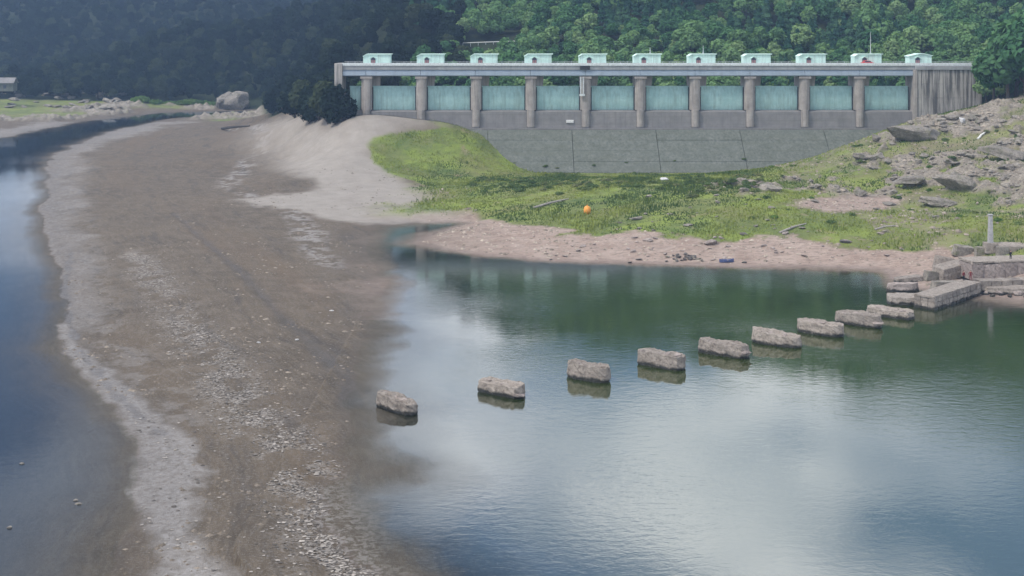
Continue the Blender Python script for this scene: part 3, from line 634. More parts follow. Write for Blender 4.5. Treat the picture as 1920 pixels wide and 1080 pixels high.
# gate houses on the deck
ords = ['rightmost, smaller', 'second from the right,', 'third from the right,', 'fourth from the right,', 'fifth from the right,', 'sixth, in the middle,', 'fifth from the left,', 'fourth from the left,', 'third from the left,', 'second from the left,', 'leftmost']
HUTS = [1730, 1631, 1526, 1422, 1318, 1215, 1112, 1009, 907, 806, 705]
for i, px in enumerate(HUTS):
    w = (42 if i == 0 else 51)/PXM; h = dz_(100.5)-dz_(120.5); y0 = DAMY+2.2; dp = 4.6
    hut = empty('gate_house', (dx_(px), y0, dz_(122.2)))
    extra = {1: 'with a tall mast', 5: 'with a thin aerial', 4: 'with a short aerial'}.get(i, '')
    tag(hut, ('mint green gate house on the dam deck, %s %s' % (ords[i], extra)).strip().rstrip(','), 'gate house', 'gate houses along the dam')
    h0 = 0.0; hh = dz_(102)-dz_(122.2)
    bm = bmesh.new()
    if i == 0: prof = [(-w/2, 0), (w/2, 0), (w/2, hh*0.86), (w*0.16, hh), (-w*0.05, hh), (-w/2, hh*0.80)]
    else: prof = [(-w/2, 0), (w/2, 0), (w/2, hh*0.97), (-w*0.36, hh*0.97), (-w/2, hh*0.78)]
    prism(bm, prof, 'y', 0, dp); link('wall', bm_mesh('wall', bm), M['hut'], hut)
    bm = bmesh.new(); e = 0.28; tk = 0.22
    if i == 0: rp = [(-w/2-e, hh*0.78), (-w*0.06, hh+0.05), (w*0.17, hh+0.05), (w/2+e, hh*0.84), (w/2+e, hh*0.84+tk), (w*0.17, hh+0.05+tk), (-w*0.06, hh+0.05+tk), (-w/2-e, hh*0.78+tk)]
    else: rp = [(-w/2-0.1, hh*0.77), (-w*0.37, hh*0.98), (w/2+e, hh*0.98), (w/2+e*2.0, hh*0.98+tk), (-w*0.375, hh*0.98+tk), (-w/2-0.1, hh*0.77+tk)]
    prism(bm, rp, 'y', -0.35, dp+0.35); ro = link('roof', bm_mesh('roof', bm), M['hutroof'], hut)
    # doorway: dark gabled head, faded red leaf
    cx = -w*0.13
    bm = bmesh.new(); prism(bm, [(cx-0.75, 0.2), (cx+0.75, 0.2), (cx+0.75, hh*0.58), (cx+0.2, hh*0.70), (cx-0.2, hh*0.70), (cx-0.75, hh*0.58)], 'y', -0.06, 0.2); dr = link('door', bm_mesh('door', bm), M['hutdark'], hut)
    for s_ in (-1, 1): link('door_leaf', boxm('door_leaf', cx+s_*0.36-0.3, cx+s_*0.36+0.3, -0.11, -0.065, 0.25, hh*0.46, 0.01), M['hutpink'], dr)
    bm = bmesh.new(); prism(bm, [(cx-1.05, hh*0.60), (cx, hh*0.78), (cx+1.05, hh*0.60), (cx+1.05, hh*0.64), (cx, hh*0.83), (cx-1.05, hh*0.64)], 'y', -0.45, 0.0); link('canopy', bm_mesh('canopy', bm), M['hutroof'], dr)
    if extra:
        mh, mx_ = {1: (dz_(58)-dz_(100), 8/PXM), 5: (dz_(88)-dz_(101), 6.5/PXM), 4: (dz_(84)-dz_(101), 4/PXM)}[i]
        bm = bmesh.new(); tube(bm, [(mx_, 2, hh), (mx_, 2, hh+mh*0.6), (mx_, 2, hh+mh)], [0.13, 0.10, 0.05], 6)
        for s_ in (-0.4, 0.4): tube(bm, [(mx_, 2, hh+0.9), (mx_+s_, 2, hh+0.05)], [0.04, 0.04], 4)
        link('mast', bm_mesh('mast', bm), M['steel'], hut)

# small things on the dam
def sedan(name, loc, rz, paint, label):
    r = empty(name, loc, rz); tag(r, label, 'car')
    bm = bmesh.new(); prism(bm, [(-2.1, 0.3), (2.1, 0.3), (2.15, 0.75), (1.35, 0.9), (0.75, 1.42), (-0.95, 1.42), (-1.6, 0.95), (-2.1, 0.88)], 'y', -0.85, 0.85)
    bmesh.ops.bevel(bm, geom=bm.edges[:], offset=0.06, segments=2, affect='EDGES'); link('body', bm_mesh('body', bm), paint, r)
    for s_ in (-1, 1):
        bm = bmesh.new(); prism(bm, [(-1.3, 0.96), (1.1, 0.96), (0.68, 1.34), (-0.9, 1.34)], 'y', s_*0.86-0.01, s_*0.86+0.01); link('side_window', bm_mesh('side_window', bm), M['hutdark'], r)
        for wx in (-1.3, 1.3):
            bm = bmesh.new(); bmesh.ops.create_cone(bm, cap_ends=True, segments=14, radius1=0.33, radius2=0.33, depth=0.22, matrix=Matrix.Translation((wx, s_*0.78, 0.33)) @ Matrix.Rotation(R(90), 4, 'X')); link('wheel', bm_mesh('wheel', bm), M['dark'], r)
sedan('car', (dx_(1629), DAMY+1.6, dz_(122.2)), 0.0, M['red'], 'small red car parked on the dam deck beside a gate house')
cb_ = empty('cable_box', (dx_(1097), DAMY+0.3, dz_(131))); tag(cb_, 'black box fixed to the edge of the dam deck', 'box')
link('case', boxm('case', -1.6, 1.6, -0.25, 0.03, 0, 1.2, 0.08), M['dark'], cb_); link('lid', boxm('lid', -1.7, 1.7, -0.32, 0.03, 1.21, 1.32, 0.03), M['dark'], cb_)
tag(link('white_plate', boxm('white_plate', dx_(1062), dx_(1076), DAMY+0.9, DAMY+1.35, dz_(231), dz_(225.5), 0.1), M['white']), 'white plate on the sill wall left of the ladder pier', 'plate')

# ------------------------------------------------------------------ rocks
def rock_mesh(name, seed, sub=2, cuts=9, flat=0.75, rough=0.10, sx=1.0, sy=1.0):
    rg = random.Random(seed); bm = bmesh.new(); bmesh.ops.create_icosphere(bm, subdivisions=sub, radius=1.0)
    pl_ = []
    for _ in range(cuts):
        nv = Vector((rg.gauss(0, 1), rg.gauss(0, 1), rg.gauss(0, 0.8))).normalized(); pl_.append((nv, rg.uniform(0.45, 0.8)))
    for v in bm.verts:
        c = v.co.copy()
        for nv, h in pl_:
            k = c.dot(nv)-h
            if k > 0: c -= nv*k
        k = 1+rough*(math.sin(c.x*5+seed)*math.cos(c.y*6-seed*2)+math.sin(c.z*7+c.x*4+seed*3)*0.7)+rg.uniform(-rough, rough)*0.5
        v.co = Vector((c.x*sx*k, c.y*sy*k, c.z*flat*k))
    return bm_mesh(name, bm, False)
ROCKS = [rock_mesh('boulder', 100+i, 3 if i < 8 else 2, 8+i % 4, random.uniform(0.5, 0.85), 0.07, random.uniform(0.9, 1.4), random.uniform(0.7, 1.0)) for i in range(14)]
for r_ in ROCKS: r_.materials.append(M['boulder'])
ROCKW = []
for r_ in ROCKS:
    c_ = r_.copy(); c_.materials.clear(); c_.materials.append(M['boulderw']); ROCKW.append(c_)
def boulder(px, py, wpx, label, group=None, kind=0, mset=None, mat=None, sq=None, sink=0.3, name='boulder'):
    p = place(px, py); s_ = wpx/2*p.y/FP
    me = (mset or ROCKS)[kind % 14]
    if mat: me = me.copy(); me.materials.clear(); me.materials.append(mat)
    o = link(name, me); o.location = p+Vector((0, 0, s_*(0.5-sink))); sq = sq or (1, 0.9, 0.8)
    o.scale = (s_*0.95*sq[0], s_*sq[1], s_*sq[2]); o.rotation_euler = (random.uniform(-.25, .25), random.uniform(-.25, .25), random.uniform(-0.5, 0.5)+random.choice((0, math.pi)))
    tag(o, label, 'rock', group); return o
def rough_block(name, L, Wd, Hh, seed, rag=0.25, rnd=0.35, cuts=9, lean=0.0, taper=0.0, under=0.0):
    """weathered stone block: rounded ends, ragged top, eroded foot; stands on z=0"""
    bm = bmesh.new(); bmesh.ops.create_cube(bm, size=2)
    bmesh.ops.subdivide_edges(bm, edges=bm.edges[:], cuts=cuts, use_grid_fill=True)
    co = np.array([v.co[:] for v in bm.verts])
    q = np.abs(co); p_ = 6.0
    nrm = (q[:, 0]**p_+q[:, 1]**p_)**(1/p_); k = 1-rnd*(1-1/np.maximum(nrm, 1e-6))*0
    r2 = np.sqrt(co[:, 0]**2+co[:, 1]**2); sq = np.maximum(q[:, 0], q[:, 1]); f = np.where(r2 > 1e-6, sq/np.maximum(r2, 1e-6), 1); f = 1-rnd*(1-f)
    x = co[:, 0]*f*L/2; y = co[:, 1]*f*Wd/2; zt = (co[:, 2]+1)/2
    nx_ = fbm(x+seed*13.1, y*1.3+zt*3, 0.9, 4, seed)-0.5; ny_ = fbm(x*1.2-seed*7.7+zt*2, y+zt*2.4, 0.8, 4, seed+5)-0.5; nz_ = fbm(x*1.1+seed*3.3, y*1.7, 0.55, 4, seed+9)-0.5
    nb = fbm(x+seed*5.1, y, 2.2, 2, seed+3)-0.5
    tf = 1-taper*zt
    z = zt*Hh+sst(0.6, 1, zt)*(nz_*rag*2.2+nb*rag*1.6)*Hh*0.5-lean*x*zt
    ex = 1-under*(1-sst(0.0, 0.35, zt))
    x = x*tf*ex+nx_*rag*1.1*Wd*0.4; y = y*tf*ex+ny_*rag*1.1*Wd*0.5
    for v, a, b, c in zip(bm.verts, x, y, z): v.co = Vector((a, b, c))
    return bm_mesh(name, bm, False)

# ------------------------------------------------------------------ the row of old stone piers standing in the water
ROW = [(743, 768, 86), (940, 737, 88), (1103, 710, 88), (1240, 686, 89), (1357, 664, 88), (1456, 645, 88), (1538, 625, 84), (1610, 608, 81), (1669, 593, 78)]
NTH = ['nearest, half stranded at the mud edge', 'second from the mud flat', 'third from the mud flat', 'fourth from the mud flat', 'fifth, in the middle of the row', 'sixth from the mud flat', 'third from the stone jetty', 'second from the stone jetty', 'nearest to the stone jetty, lowest']
for i, (px, py, wpx) in enumerate(ROW):
    x, y, _ = G(px, py); wm = wpx*y/FP
    rq = random.Random(70+i); L = wm*rq.uniform(1.08, 1.2); Wd = wm*rq.uniform(.40, .48); Hh = wm*(rq.uniform(.24, .32) if i < 8 else 0.19)
    th = -R(37+3*math.sin(i*2.1))
    t = empty('stone_pier', (x, y, -0.35), th)
    t.rotation_euler = (rq.uniform(-.05, .05), rq.uniform(-.05, .05), th+rq.uniform(-.09, .09))
    tag(t, 'pale weathered stone pier block in the water, '+NTH[i], 'stone block', 'row of stone piers across the water')
    link('block', rough_block('block', L, Wd, Hh+0.35, 300+i*7, rq.uniform(.2, .32), rq.uniform(.3, .9), 19, rq.uniform(-.02, .05), rq.uniform(.03, .09), 0.10), M['stone'], t)
    for k in range(rq.randrange(2, 9)):                        # broken stones left on top
        s_ = random.uniform(0.22, 0.5); o = link('loose_stone', ROCKW[(i+k*3) % 14], None, t)
        o.location = (random.uniform(-L*0.38, L*0.32), random.uniform(-Wd*.22, Wd*.22), Hh+0.33); o.scale = (s_*1.3, s_, s_*0.55); o.rotation_euler = (0, 0, random.uniform(0, 6))
    if i not in (1, 4, 7): continue
    o = link('loose_stone', ROCKW[i % 14], None, t); o.location = (L*0.40, -Wd*0.1, Hh*0.62); o.scale = (Wd*.42, Wd*.48, Hh*.33)

# ------------------------------------------------------------------ stone jetty and slabs at the right shore
zt = 2.15
def gz(px, py, z): return Vector(G(px, py, z))
A_, B_ = gz(1753, 557, zt), gz(1838, 530, zt); C_ = gz(1716, 556, zt)
ax = (B_-A_); Lj = ax.length; ax.normalize(); nrm_ = Vector((-ax.y, ax.x, 0)); wj = 3.6
jet = empty('stone_jetty', (A_.x, A_.y, -0.4), math.atan2(ax.y, ax.x))
tag(jet, 'straight stone jetty of squared blocks reaching into the water, two people on it', 'jetty')
def jblock(x0, x1, y0, y1, z0, z1, sd_):
    m_ = rough_block('masonry_block', x1-x0, y1-y0, z1-z0, sd_, 0.05, 0.12, 2)
    o = link('masonry_block', m_, M['stone'], jet); o.location = ((x0+x1)/2, (y0+y1)/2, z0); return o
sd_ = 900
link('core', boxm('core', 0.35, Lj+1.5, 0.35, wj-0.3, 0, zt+0.15, 0.05), M['stone'], jet)
for r in range(3):
    hz_ = (zt+0.32)/3; nb = 13; off = (r % 2)*0.5
    for k in range(nb):
        x0 = Lj*(k+off*0.0)/nb+(off*0.4 if k else 0); x1 = Lj*(k+1)/nb+(off*0.4 if k < nb-1 else 0)
        sd_ += 1; jblock(x0+0.06, x1-0.06, random.uniform(-0.06, 0.04), 0.95, r*hz_, (r+1)*hz_-0.09, sd_)
    for k in range(3): sd_ += 1; jblock(-0.05+random.uniform(-.05, .05), 1.0, wj*k/3+0.02, wj*(k+1)/3-0.02, r*hz_, (r+1)*hz_-0.03, sd_)
link('top_slab', rough_block('top_slab', Lj+0.6, wj-0.1, 0.30, 77, 0.10, 0.05, 12), M['stone'], jet).location = (Lj/2+0.1, wj/2, zt+0.17)
# lower landing in front of it
lo = rough_block('landing', 8.0, 4.2, 1.55, 78, 0.12, 0.35, 12); o = link('landing_stone', lo, M['stone']); p = gz(1712, 570, 0); o.location = (p.x, p.y+0.8, -0.3); o.rotation_euler = (0, 0, -0.12)
tag(o, 'low worn landing stone at the foot of the jetty', 'stone block')
# walkway going on to the right
w0, w1 = gz(1836, 527, 2.1), gz(1990, 518, 2.3); wv = w1-w0
walk = empty('stone_walkway', (w0.x, w0.y, 0.6), math.atan2(wv.y, wv.x)); tag(walk, 'low stone walkway running right from the jetty', 'walkway')
for k in range(8):
    sd_ += 1; o = link('paving_slab', rough_block('paving_slab', wv.length/8-0.04, 2.6+random.uniform(-.2, .2), 1.55+random.uniform(-.06, .06), sd_, 0.06, 0.15, 4), M['stone'], walk); o.location = (wv.length*(k+.5)/8, 0.6, 0)
# upper retaining wall with a pale top
u0, u1 = gz(1822, 519, 1.6), gz(2010, 511, 1.8); uv = u1-u0
uw = empty('retaining_wall', (u0.x, u0.y, 1.0), math.atan2(uv.y, uv.x)); tag(uw, 'rough dark stone retaining wall with a flat pale top, above the jetty', 'wall')
for k in range(9):
    sd_ += 1; o = link('wall_stone', rough_block('wall_stone', uv.length/9+0.05, 5.0, 2.95+random.uniform(-.12, .12), sd_, 0.16, 0.12, 7), M['boulderw'], uw); o.location = (uv.length*(k+.5)/9, 2.2, 0)
link('top_slab', rough_block('top_slab', uv.length+0.3, 5.2, 0.35, 81, 0.12, 0.08, 14), M['stone'], uw).location = (uv.length/2, 2.4, 2.92)
def slab(px, py, L, Wd, Hh, rz, label, tilt=(0, 0), mat='stone', seed=1, z=None, rag=0.12, rnd=0.4, group=None, taper=0.1):
    p = place(px, py) if z is None else gz(px, py, z)
    o = link('rock_slab', rough_block('rock_slab', L, Wd, Hh, seed, rag, rnd, 8, 0, taper), M[mat]); o.location = p+Vector((0, Wd*0.3, -0.35)); o.rotation_euler = (tilt[0], tilt[1], rz)
    tag(o, label, 'rock slab', group); return o
slab(1790, 515, 8.6, 3.4, 2.2, 0.45, 'long pale slab leaning from the retaining wall toward the water', (0.1, -0.12), 'stone', 11, 1.2)
slab(1772, 502, 4.2, 2.4, 2.2, -0.35, 'pale wedge slab with a dark triangular face above the shore', (-0.1, 0.18), 'stone', 12, 1.0, taper=0.05)
slab(1706, 529, 5.4, 2.6, 1.2, 0.12, 'flat pale slab at the water edge left of the jetty', (0, -0.08), 'stone', 13, 0.2)
slab(1694, 547, 6.0, 1.9, 1.7, 0.05, 'long rounded rock lying in the water beside the jetty', (0, 0), 'boulderw', 14, 0.0, 0.22, 0.9)
slab(1745, 528, 2.8, 1.8, 2.1, 0.3, 'dark upright rock between the slabs left of the jetty', (0, 0.2), 'boulder', 15, 0.3)
slab(1775, 541, 6.2, 1.9, 1.5, 0.3, 'dark wedge rock tucked against the back of the jetty', (0, 0.05), 'boulder', 16, 0.2)
slab(1806, 478, 4.0, 2.2, 1.9, 0.1, 'dark angular boulder left of the pale post base', (0.1, 0.15), 'boulder', 17)
slab(1843, 478, 2.9, 1.7, 1.7, 0.0, 'squared grey block just left of the post base', (0, 0), 'boulder', 18)
slab(1881, 478, 2.3, 1.7, 1.8, 0.05, 'squared grey block just right of the post base', (0, 0), 'boulder', 19)
slab(1900, 470, 6.0, 3.6, 1.3, -0.1, 'broad pale slab behind the black clad person', (0.1, 0), 'stone', 20)
slab(1890, 545, 8.0, 3.2, 0.9, -0.15, 'flat pale ledge below the walkway at the right edge', (0.05, 0), 'stone', 21, 0.7)
for k, (px, py, w) in enumerate([(1848, 553, 15), (1862, 556, 14), (1876, 553, 18), (1893, 557, 16), (1908, 554, 20), (1838, 550, 10), (1925, 560, 20), (1736, 520, 12)]):
    boulder(px, py, w, 'pale rubble rock at the waterline below the walkway' if k < 7 else 'small grey rock beside the flat pale slab', 'rocks below the walkway' if k < 7 else None, k, ROCKW)
# pale post on its base
pp = place(1857, 474); post = empty('stone_post', pp); tag(post, 'tall pale square post on a pinkish stone base near the shore', 'post')
link('base', rough_block('base', 2.3, 2.0, 1.9, 31, 0.05, 0.1, 5), M['stone'], post)
bm = bmesh.new(); prism(bm, [(-0.45, -0.45), (0.45, -0.45), (0.45, 0.45), (-0.45, 0.45)], 'z', 1.8, 7.0); bmesh.ops.bevel(bm, geom=bm.edges[:], offset=0.08, segments=1, affect='EDGES')
for v in bm.verts:
    if v.co.z > 4: v.co.x *= 0.72; v.co.y *= 0.72
link('shaft', bm_mesh('shaft', bm), M['greystone'], post); link('cap', boxm('cap', -.42, .42, -.42, .42, 7.01, 7.25, .06), M['greystone'], post)

# ------------------------------------------------------------------ people
def person(loc, rz, top, legs, label, arm=0.15, h=1.72):
    r = empty('person', loc, rz); tag(r, label, 'person')
    J = {'pel': (0, 0, .95), 'che': (0, 0, 1.28), 'nec': (0, 0, 1.46), 'hd0': (0, -.01, 1.54), 'hd1': (0, -.015, 1.66), 'hd2': (0, -.005, 1.73)}
    for s_, n_ in ((-1, 'l'), (1, 'r')):
        J.update({n_+'hp': (s_*.10, 0, .90), n_+'kn': (s_*.12, -.02, .50), n_+'an': (s_*.13, .02, .09), n_+'to': (s_*.15, -.13, .04),
                  n_+'sh': (s_*.19, 0, 1.40), n_+'el': (s_*(.25+arm*.3), .02, 1.12), n_+'wr': (s_*(.24+arm*.2), -.10-arm*.3, .90+arm*.2), n_+'ha': (s_*(.235+arm*.15), -.14-arm*.35, .83+arm*.25)})
    E = [('pel', 'che'), ('che', 'nec'), ('nec', 'hd0'), ('hd0', 'hd1'), ('hd1', 'hd2')]
    for n_ in 'lr': E += [('pel', n_+'hp'), (n_+'hp', n_+'kn'), (n_+'kn', n_+'an'), (n_+'an', n_+'to'), ('che', n_+'sh'), (n_+'sh', n_+'el'), (n_+'el', n_+'wr'), (n_+'wr', n_+'ha')]
    ks = list(J); me = bpy.data.meshes.new('body'); me.from_pydata([J[k] for k in ks], [(ks.index(a), ks.index(b)) for a, b in E], [])
    o = link('body', me, [top, legs, M['skin']], r)
    md = o.modifiers.new('skin', 'SKIN'); md.use_smooth_shade = True
    rad = {'pel': .16, 'che': .17, 'nec': .065, 'hd0': .085, 'hd1': .105, 'hd2': .07, 'hp': .105, 'kn': .07, 'an': .05, 'to': .045, 'sh': .075, 'el': .052, 'wr': .04, 'ha': .045}
    for i, k in enumerate(ks):
        v = rad.get(k, rad.get(k[1:], .06)); me.skin_vertices[0].data[i].radius = (v, v*(.72 if k in ('pel', 'che') else 1)); me.skin_vertices[0].data[i].use_root = (k == 'pel')
    o.modifiers.new('sub', 'SUBSURF').levels = 1; o.modifiers['sub'].render_levels = 1
    dg = bpy.context.evaluated_depsgraph_get(); ev = o.evaluated_get(dg); m2 = bpy.data.meshes.new_from_object(ev); o.modifiers.clear(); o.data = m2
    if len(m2.materials) < 3:
        m2.materials.clear()
        for mm in (top, legs, M['skin']): m2.materials.append(mm)
    for p_ in m2.polygons:
        z = p_.center.z; p_.material_index = 2 if (z > 1.5 or (abs(p_.center.x) > .2 and z < .92)) else (1 if z < .93 else 0); p_.use_smooth = True
    bm = bmesh.new(); bmesh.ops.create_uvsphere(bm, u_segments=10, v_segments=7, radius=0.118)
    for v in bm.verts:
        v.co.z = v.co.z*1.05+1.665; v.co.y += 0.022
        if v.co.y < -0.03 and v.co.z < 1.70: v.co.y = -0.03
    link('hair', bm_mesh('hair', bm, True), M['blackcloth'], r)
    bm = bmesh.new(); prism(bm, [(-.12, -.115), (0, -.15), (.03, -.11)], 'x', -.015, .015)
    for v in bm.verts: v.co.z += 1.74
    link('nose', bm_mesh('nose', bm), M['skin'], r)
    r.scale = (h/1.78,)*3; return r
top_j = zt+0.06
def on_jetty(px, py):
    p = gz(px, py, zt+0.05); return (p.x, p.y, zt+0.03)
person(on_jetty(1807, 526), 0.5, M['redcloth'], M['blackcloth'], 'person in dark red top standing on the jetty, left of the pair')
person(on_jetty(1820, 525), -0.4, M['redcloth'], M['redcloth'], 'person in dark red clothes on the jetty, right of the pair', 0.3)
p_ = gz(1895, 487, 0); dd = u0.y+2.6; person(((1895-960)/FP*dd, dd, 4.12), 0.2, M['blackcloth'], M['blackcloth'], 'person all in black standing on the retaining wall top')

# ------------------------------------------------------------------ single rocks and finds on the banks
LB = [(1805, 228, 22, 'white topped boulder on the crest of the rocky slope', 3, 'whiterock', (0.9, .9, 1.1)), (1527, 379, 18, 'small blue grey boulder on bare earth', 5, None, (1, 1, .8)),
      (1755, 385, 58, 'long grey boulder lying in the grass below the crags', 2, None, (1.1, .8, .45)), (1790, 350, 95, 'largest dark crag in the middle of the slope', 1, None, (1.0, .8, .55)),
      (1710, 350, 60, 'dark crag left of the largest one', 4, None, (1.0, .8, .5)), (1195, 412, 30, 'flat dark boulder on the grass near the orange float', 6, None, (1.1, .8, .45)),
      (1335, 458, 36, 'pale boulder on the pink shore with a dark hollow below', 7, 'boulderw', (1.0, .8, .6)), (1393, 441, 20, 'small dark boulder at the grass edge', 8, 'darkrock', (1.2, .8, .6)),
      (1585, 456, 22, 'small dark rock on the pink sand', 9, 'darkrock', (1.3, .7, .4)), (1245, 338, 20, 'white boulder at the foot of the dam slope', 10, 'whiterock', (1, 1, .7)),
      (1215, 370, 16, 'small blue grey rock at the edge of the scrub', 11, None, (1.1, .9, .6)), (1440, 358, 50, 'pale jumbled crag where grass meets the dam foot', 0, None, (1.1, .8, .45)),
      (1665, 385, 26, 'grey rock beside the bare earth bank', 12, None, (1, .9, .6)), (1640, 300, 50, 'grey crag on the slope below the dam wall', 3, None, (1.2, .8, .5)),
      (1720, 262, 90, 'wide pale crag below the crest of the slope', 2, None, (1.2, .7, .5)), (1890, 300, 80, 'grey crag at the right edge of the slope', 4, None, (1.1, .8, .5))]
M['darkrock'] = mat_rock('dark_rock', (0.10, 0.09, 0.085), (0.17, 0.155, 0.145), (0.05, 0.045, 0.04), False)
for px, py, w, lab, kd, mt, sq in LB: boulder(px, py, w, lab, None, kd, None, M[mt] if mt else None, sq)
# boulders through the slope, the shore and the grass
rg = random.Random(5); nb = 0
while nb < 150:
    px = rg.uniform(1380, 1915); py = rg.uniform(215, 400)
    p = hit(px, py); x = np.array([p[0]]); y = np.array([p[1]])
    if p[1] > 392 or p[1] < 260: continue
    if zgrid(x, y, MM['rock'])[0] < 0.35: continue
    boulder(px, py, rg.choice((9, 11, 13, 16, 20, 26)), 'grey boulder half buried among others in the rocky slope', 'boulders of the rocky slope', rg.randrange(14), None, None, (rg.uniform(.8, 1.3), rg.uniform(.7, 1), rg.uniform(.45, .9)), 0.35); nb += 1
for k in range(46):
    px = rg.uniform(1000, 1700); py = rg.uniform(438, 494)
    boulder(px, py, rg.choice((7, 8, 10, 12, 15)), 'small stone lying on the pink shore', 'stones on the pink shore', rg.randrange(14), ROCKW, None, (rg.uniform(.9, 1.4), .8, rg.uniform(.4, .7)), 0.25)
for k in range(30):
    px = rg.gauss(1285, 18); py = rg.uniform(478, 491)
    boulder(px, py, rg.choice((7, 8, 10)), 'rock in the dark pile at the middle of the shoreline', 'pile of dark rocks at the waterline', rg.randrange(14), None, M['darkrock'] if k % 3 else None, (1, .9, .8), 0.1)
for k in range(34):
    px = rg.uniform(1150, 1760); py = rg.uniform(365, 437)
    boulder(px, py, rg.choice((7, 9, 11, 14)), 'grey stone scattered in the green bank grass', 'stones in the bank grass', rg.randrange(14), None, None, (rg.uniform(.9, 1.4), .8, rg.uniform(.4, .6)), 0.2)
# far bank on the left: the boulder heap and the rocky shore
HEAP = [(412, 200, 34, 1, 'left boulder of the far boulder heap'), (440, 207, 50, 2, 'largest front boulder of the far boulder heap'), (452, 192, 34, 4, 'upper right boulder of the far boulder heap'), (430, 186, 30, 5, 'topmost boulder of the far boulder heap'), (462, 204, 20, 6, 'small right boulder of the far boulder heap'), (418, 188, 24, 7, 'upper left boulder of the far boulder heap')]
for px, py, w, kd, lab in HEAP:
    d = 738+kd*1.5; q = AT(px, py, d); s_ = w/2*d/FP; o = link('boulder', ROCKS[kd]); o.location = (q[0], q[1], q[2]+s_*0.45); o.scale = (s_, s_*.9, s_*1.1); o.rotation_euler = (.08*kd-.3, .1, kd*1.7); tag(o, lab, 'rock', None)
sh = [(q, rg) for q in range(70)]
for k, _ in sh:
    px = rg.uniform(-20, 245) if k < 48 else rg.uniform(500, 640); py = rg.uniform(172, 203) if k < 48 else rg.uniform(178, 212)
    boulder(px, py, rg.choice((10, 14, 18, 22)), 'rock of the stony far shore at the left edge' if k < 48 else 'rock of the stony shore left of the dam', 'rocks of the far left shore' if k < 48 else 'rocks left of the dam', rg.randrange(14), None, None, (rg.uniform(1, 1.5), .9, rg.uniform(.6, .9)), 0.3)
# floats, boat, driftwood
p = place(1101, 401); t = empty('float', p); tag(t, 'orange float standing upright on the green bank', 'float')
bm = bmesh.new(); tube(bm, [(0, 0, 0), (0, 0, .12), (0, 0, .8), (0, 0, 1.5), (0, 0, 1.75)], [.5, .72, .82, .72, .4], 14); link('body', bm_mesh('body', bm, True), M['orange'], t)
bm = bmesh.new(); tube(bm, [(0, 0, 1.74), (0, 0, 2.05)], [.16, .12], 8); link('neck', bm_mesh('neck', bm), M['orange'], t)
p = place(1362, 493); t = empty('rowing_boat', p+Vector((0, .2, -.05)), 0.1); tag(t, 'small dark blue boat pulled up at the waterline', 'boat')
bm = bmesh.new()
st = [(-1.35, .15, .75), (-.9, .48, .62), (0, .62, .55), (.9, .5, .6), (1.5, .06, .82)]; rings = []
for x, w, h in st: rings.append([bm.verts.new((x, -w, h)), bm.verts.new((x, -w*.75, .12)), bm.verts.new((x, w*.75, .12)), bm.verts.new((x, w, h)), bm.verts.new((x, w*.85, h-.03)), bm.verts.new((x, w*.6, .22)), bm.verts.new((x, -w*.6, .22)), bm.verts.new((x, -w*.85, h-.03))])
for a, b in zip(rings, rings[1:]):
    for k in range(8): bm.faces.new((a[k], a[(k+1) % 8], b[(k+1) % 8], b[k]))
bm.faces.new(rings[0]); bm.faces.new(rings[-1][::-1]); bmesh.ops.recalc_face_normals(bm, faces=bm.faces[:]); link('hull', bm_mesh('hull', bm), M['blue'], t)
for x in (-.6, .4): link('bench', boxm('bench', x-.13, x+.13, -.46, .46, .42, .47), M['wood'], t)
def log(px0, py0, px1, py1, r, mat, label, lift=0.0):
    a = place(px0, py0, r*0.7+lift); b = place(px1, py1, r*0.7+lift); c = (a+b)/2+Vector((0, 0, .15)); bm = bmesh.new()
    tube(bm, [a-c, (a-c)*.5+Vector((.1, 0, .05)), Vector((0, .15, 0)), (b-c)*.5, b-c], [r, r*1.1, r, r*.8, r*.45], 8)
    tube(bm, [(a-c)*.3, (a-c)*.3+Vector((.5, -.3, .7))], [r*.5, r*.2], 6)
    o = link('driftwood_log', bm_mesh('driftwood_log', bm), mat); o.location = c; tag(o, label, 'log'); return o
log(1833, 262, 1848, 250, .28, M['white'], 'pale leaning log on the grassy slope')
log(1462, 438, 1512, 420, .22, M['wood'], 'long grey driftwood log on the green bank')
log(1640, 432, 1682, 424, .2, M['wood'], 'short grey log in the grass near the shore')
log(416, 243, 468, 238, .55, M['darkwood'], 'dark driftwood log on the far mud flat')
log(1000, 391, 1066, 374, .25, M['wood'], 'grey branch lying along the path above the left bank')
mk = place(893, 237); t = empty('marker_post', mk); tag(t, 'small white marker post at the meadow edge below the dam', 'post')
link('stake', boxm('stake', -.12, .12, -.12, .12, -.2, 1.5), M['white'], t); link('plate', boxm('plate', -.35, .35, -.17, -.125, .75, 1.45), M['white'], t)
for k, (px, py) in enumerate([(142, 938), (18, 990), (330, 846), (40, 870), (146, 945)]):
    q = G(px, py); o = link('boulder', ROCKS[k+8]); s_ = .24; o.location = (q[0], q[1], .02 if k != 2 else zat(q[0], q[1])+.05); o.scale = (s_*1.3, s_, s_); tag(o, ['small dark rock in the shallow river, left of its twin', 'dark rock in the river near the bottom left corner', 'dark stone on the pale silt strip', 'dark rock at the left edge of the river', 'smaller twin rock in the shallow river'][k], 'rock')
for k, (px, py) in enumerate([(557, 638), (621, 583), (484, 643)]):
    q = place(px, py); o = link('boulder', ROCKS[k+9].copy()); o.data.materials.clear(); o.data.materials.append(M['whiterock']); o.location = q+Vector((0, 0, .05)); o.scale = (.36, .28, .2); tag(o, ['white stone on the brown mud by the crease', 'white stone on the mud near the lake edge', 'smallest white stone on the mud'][k], 'rock')

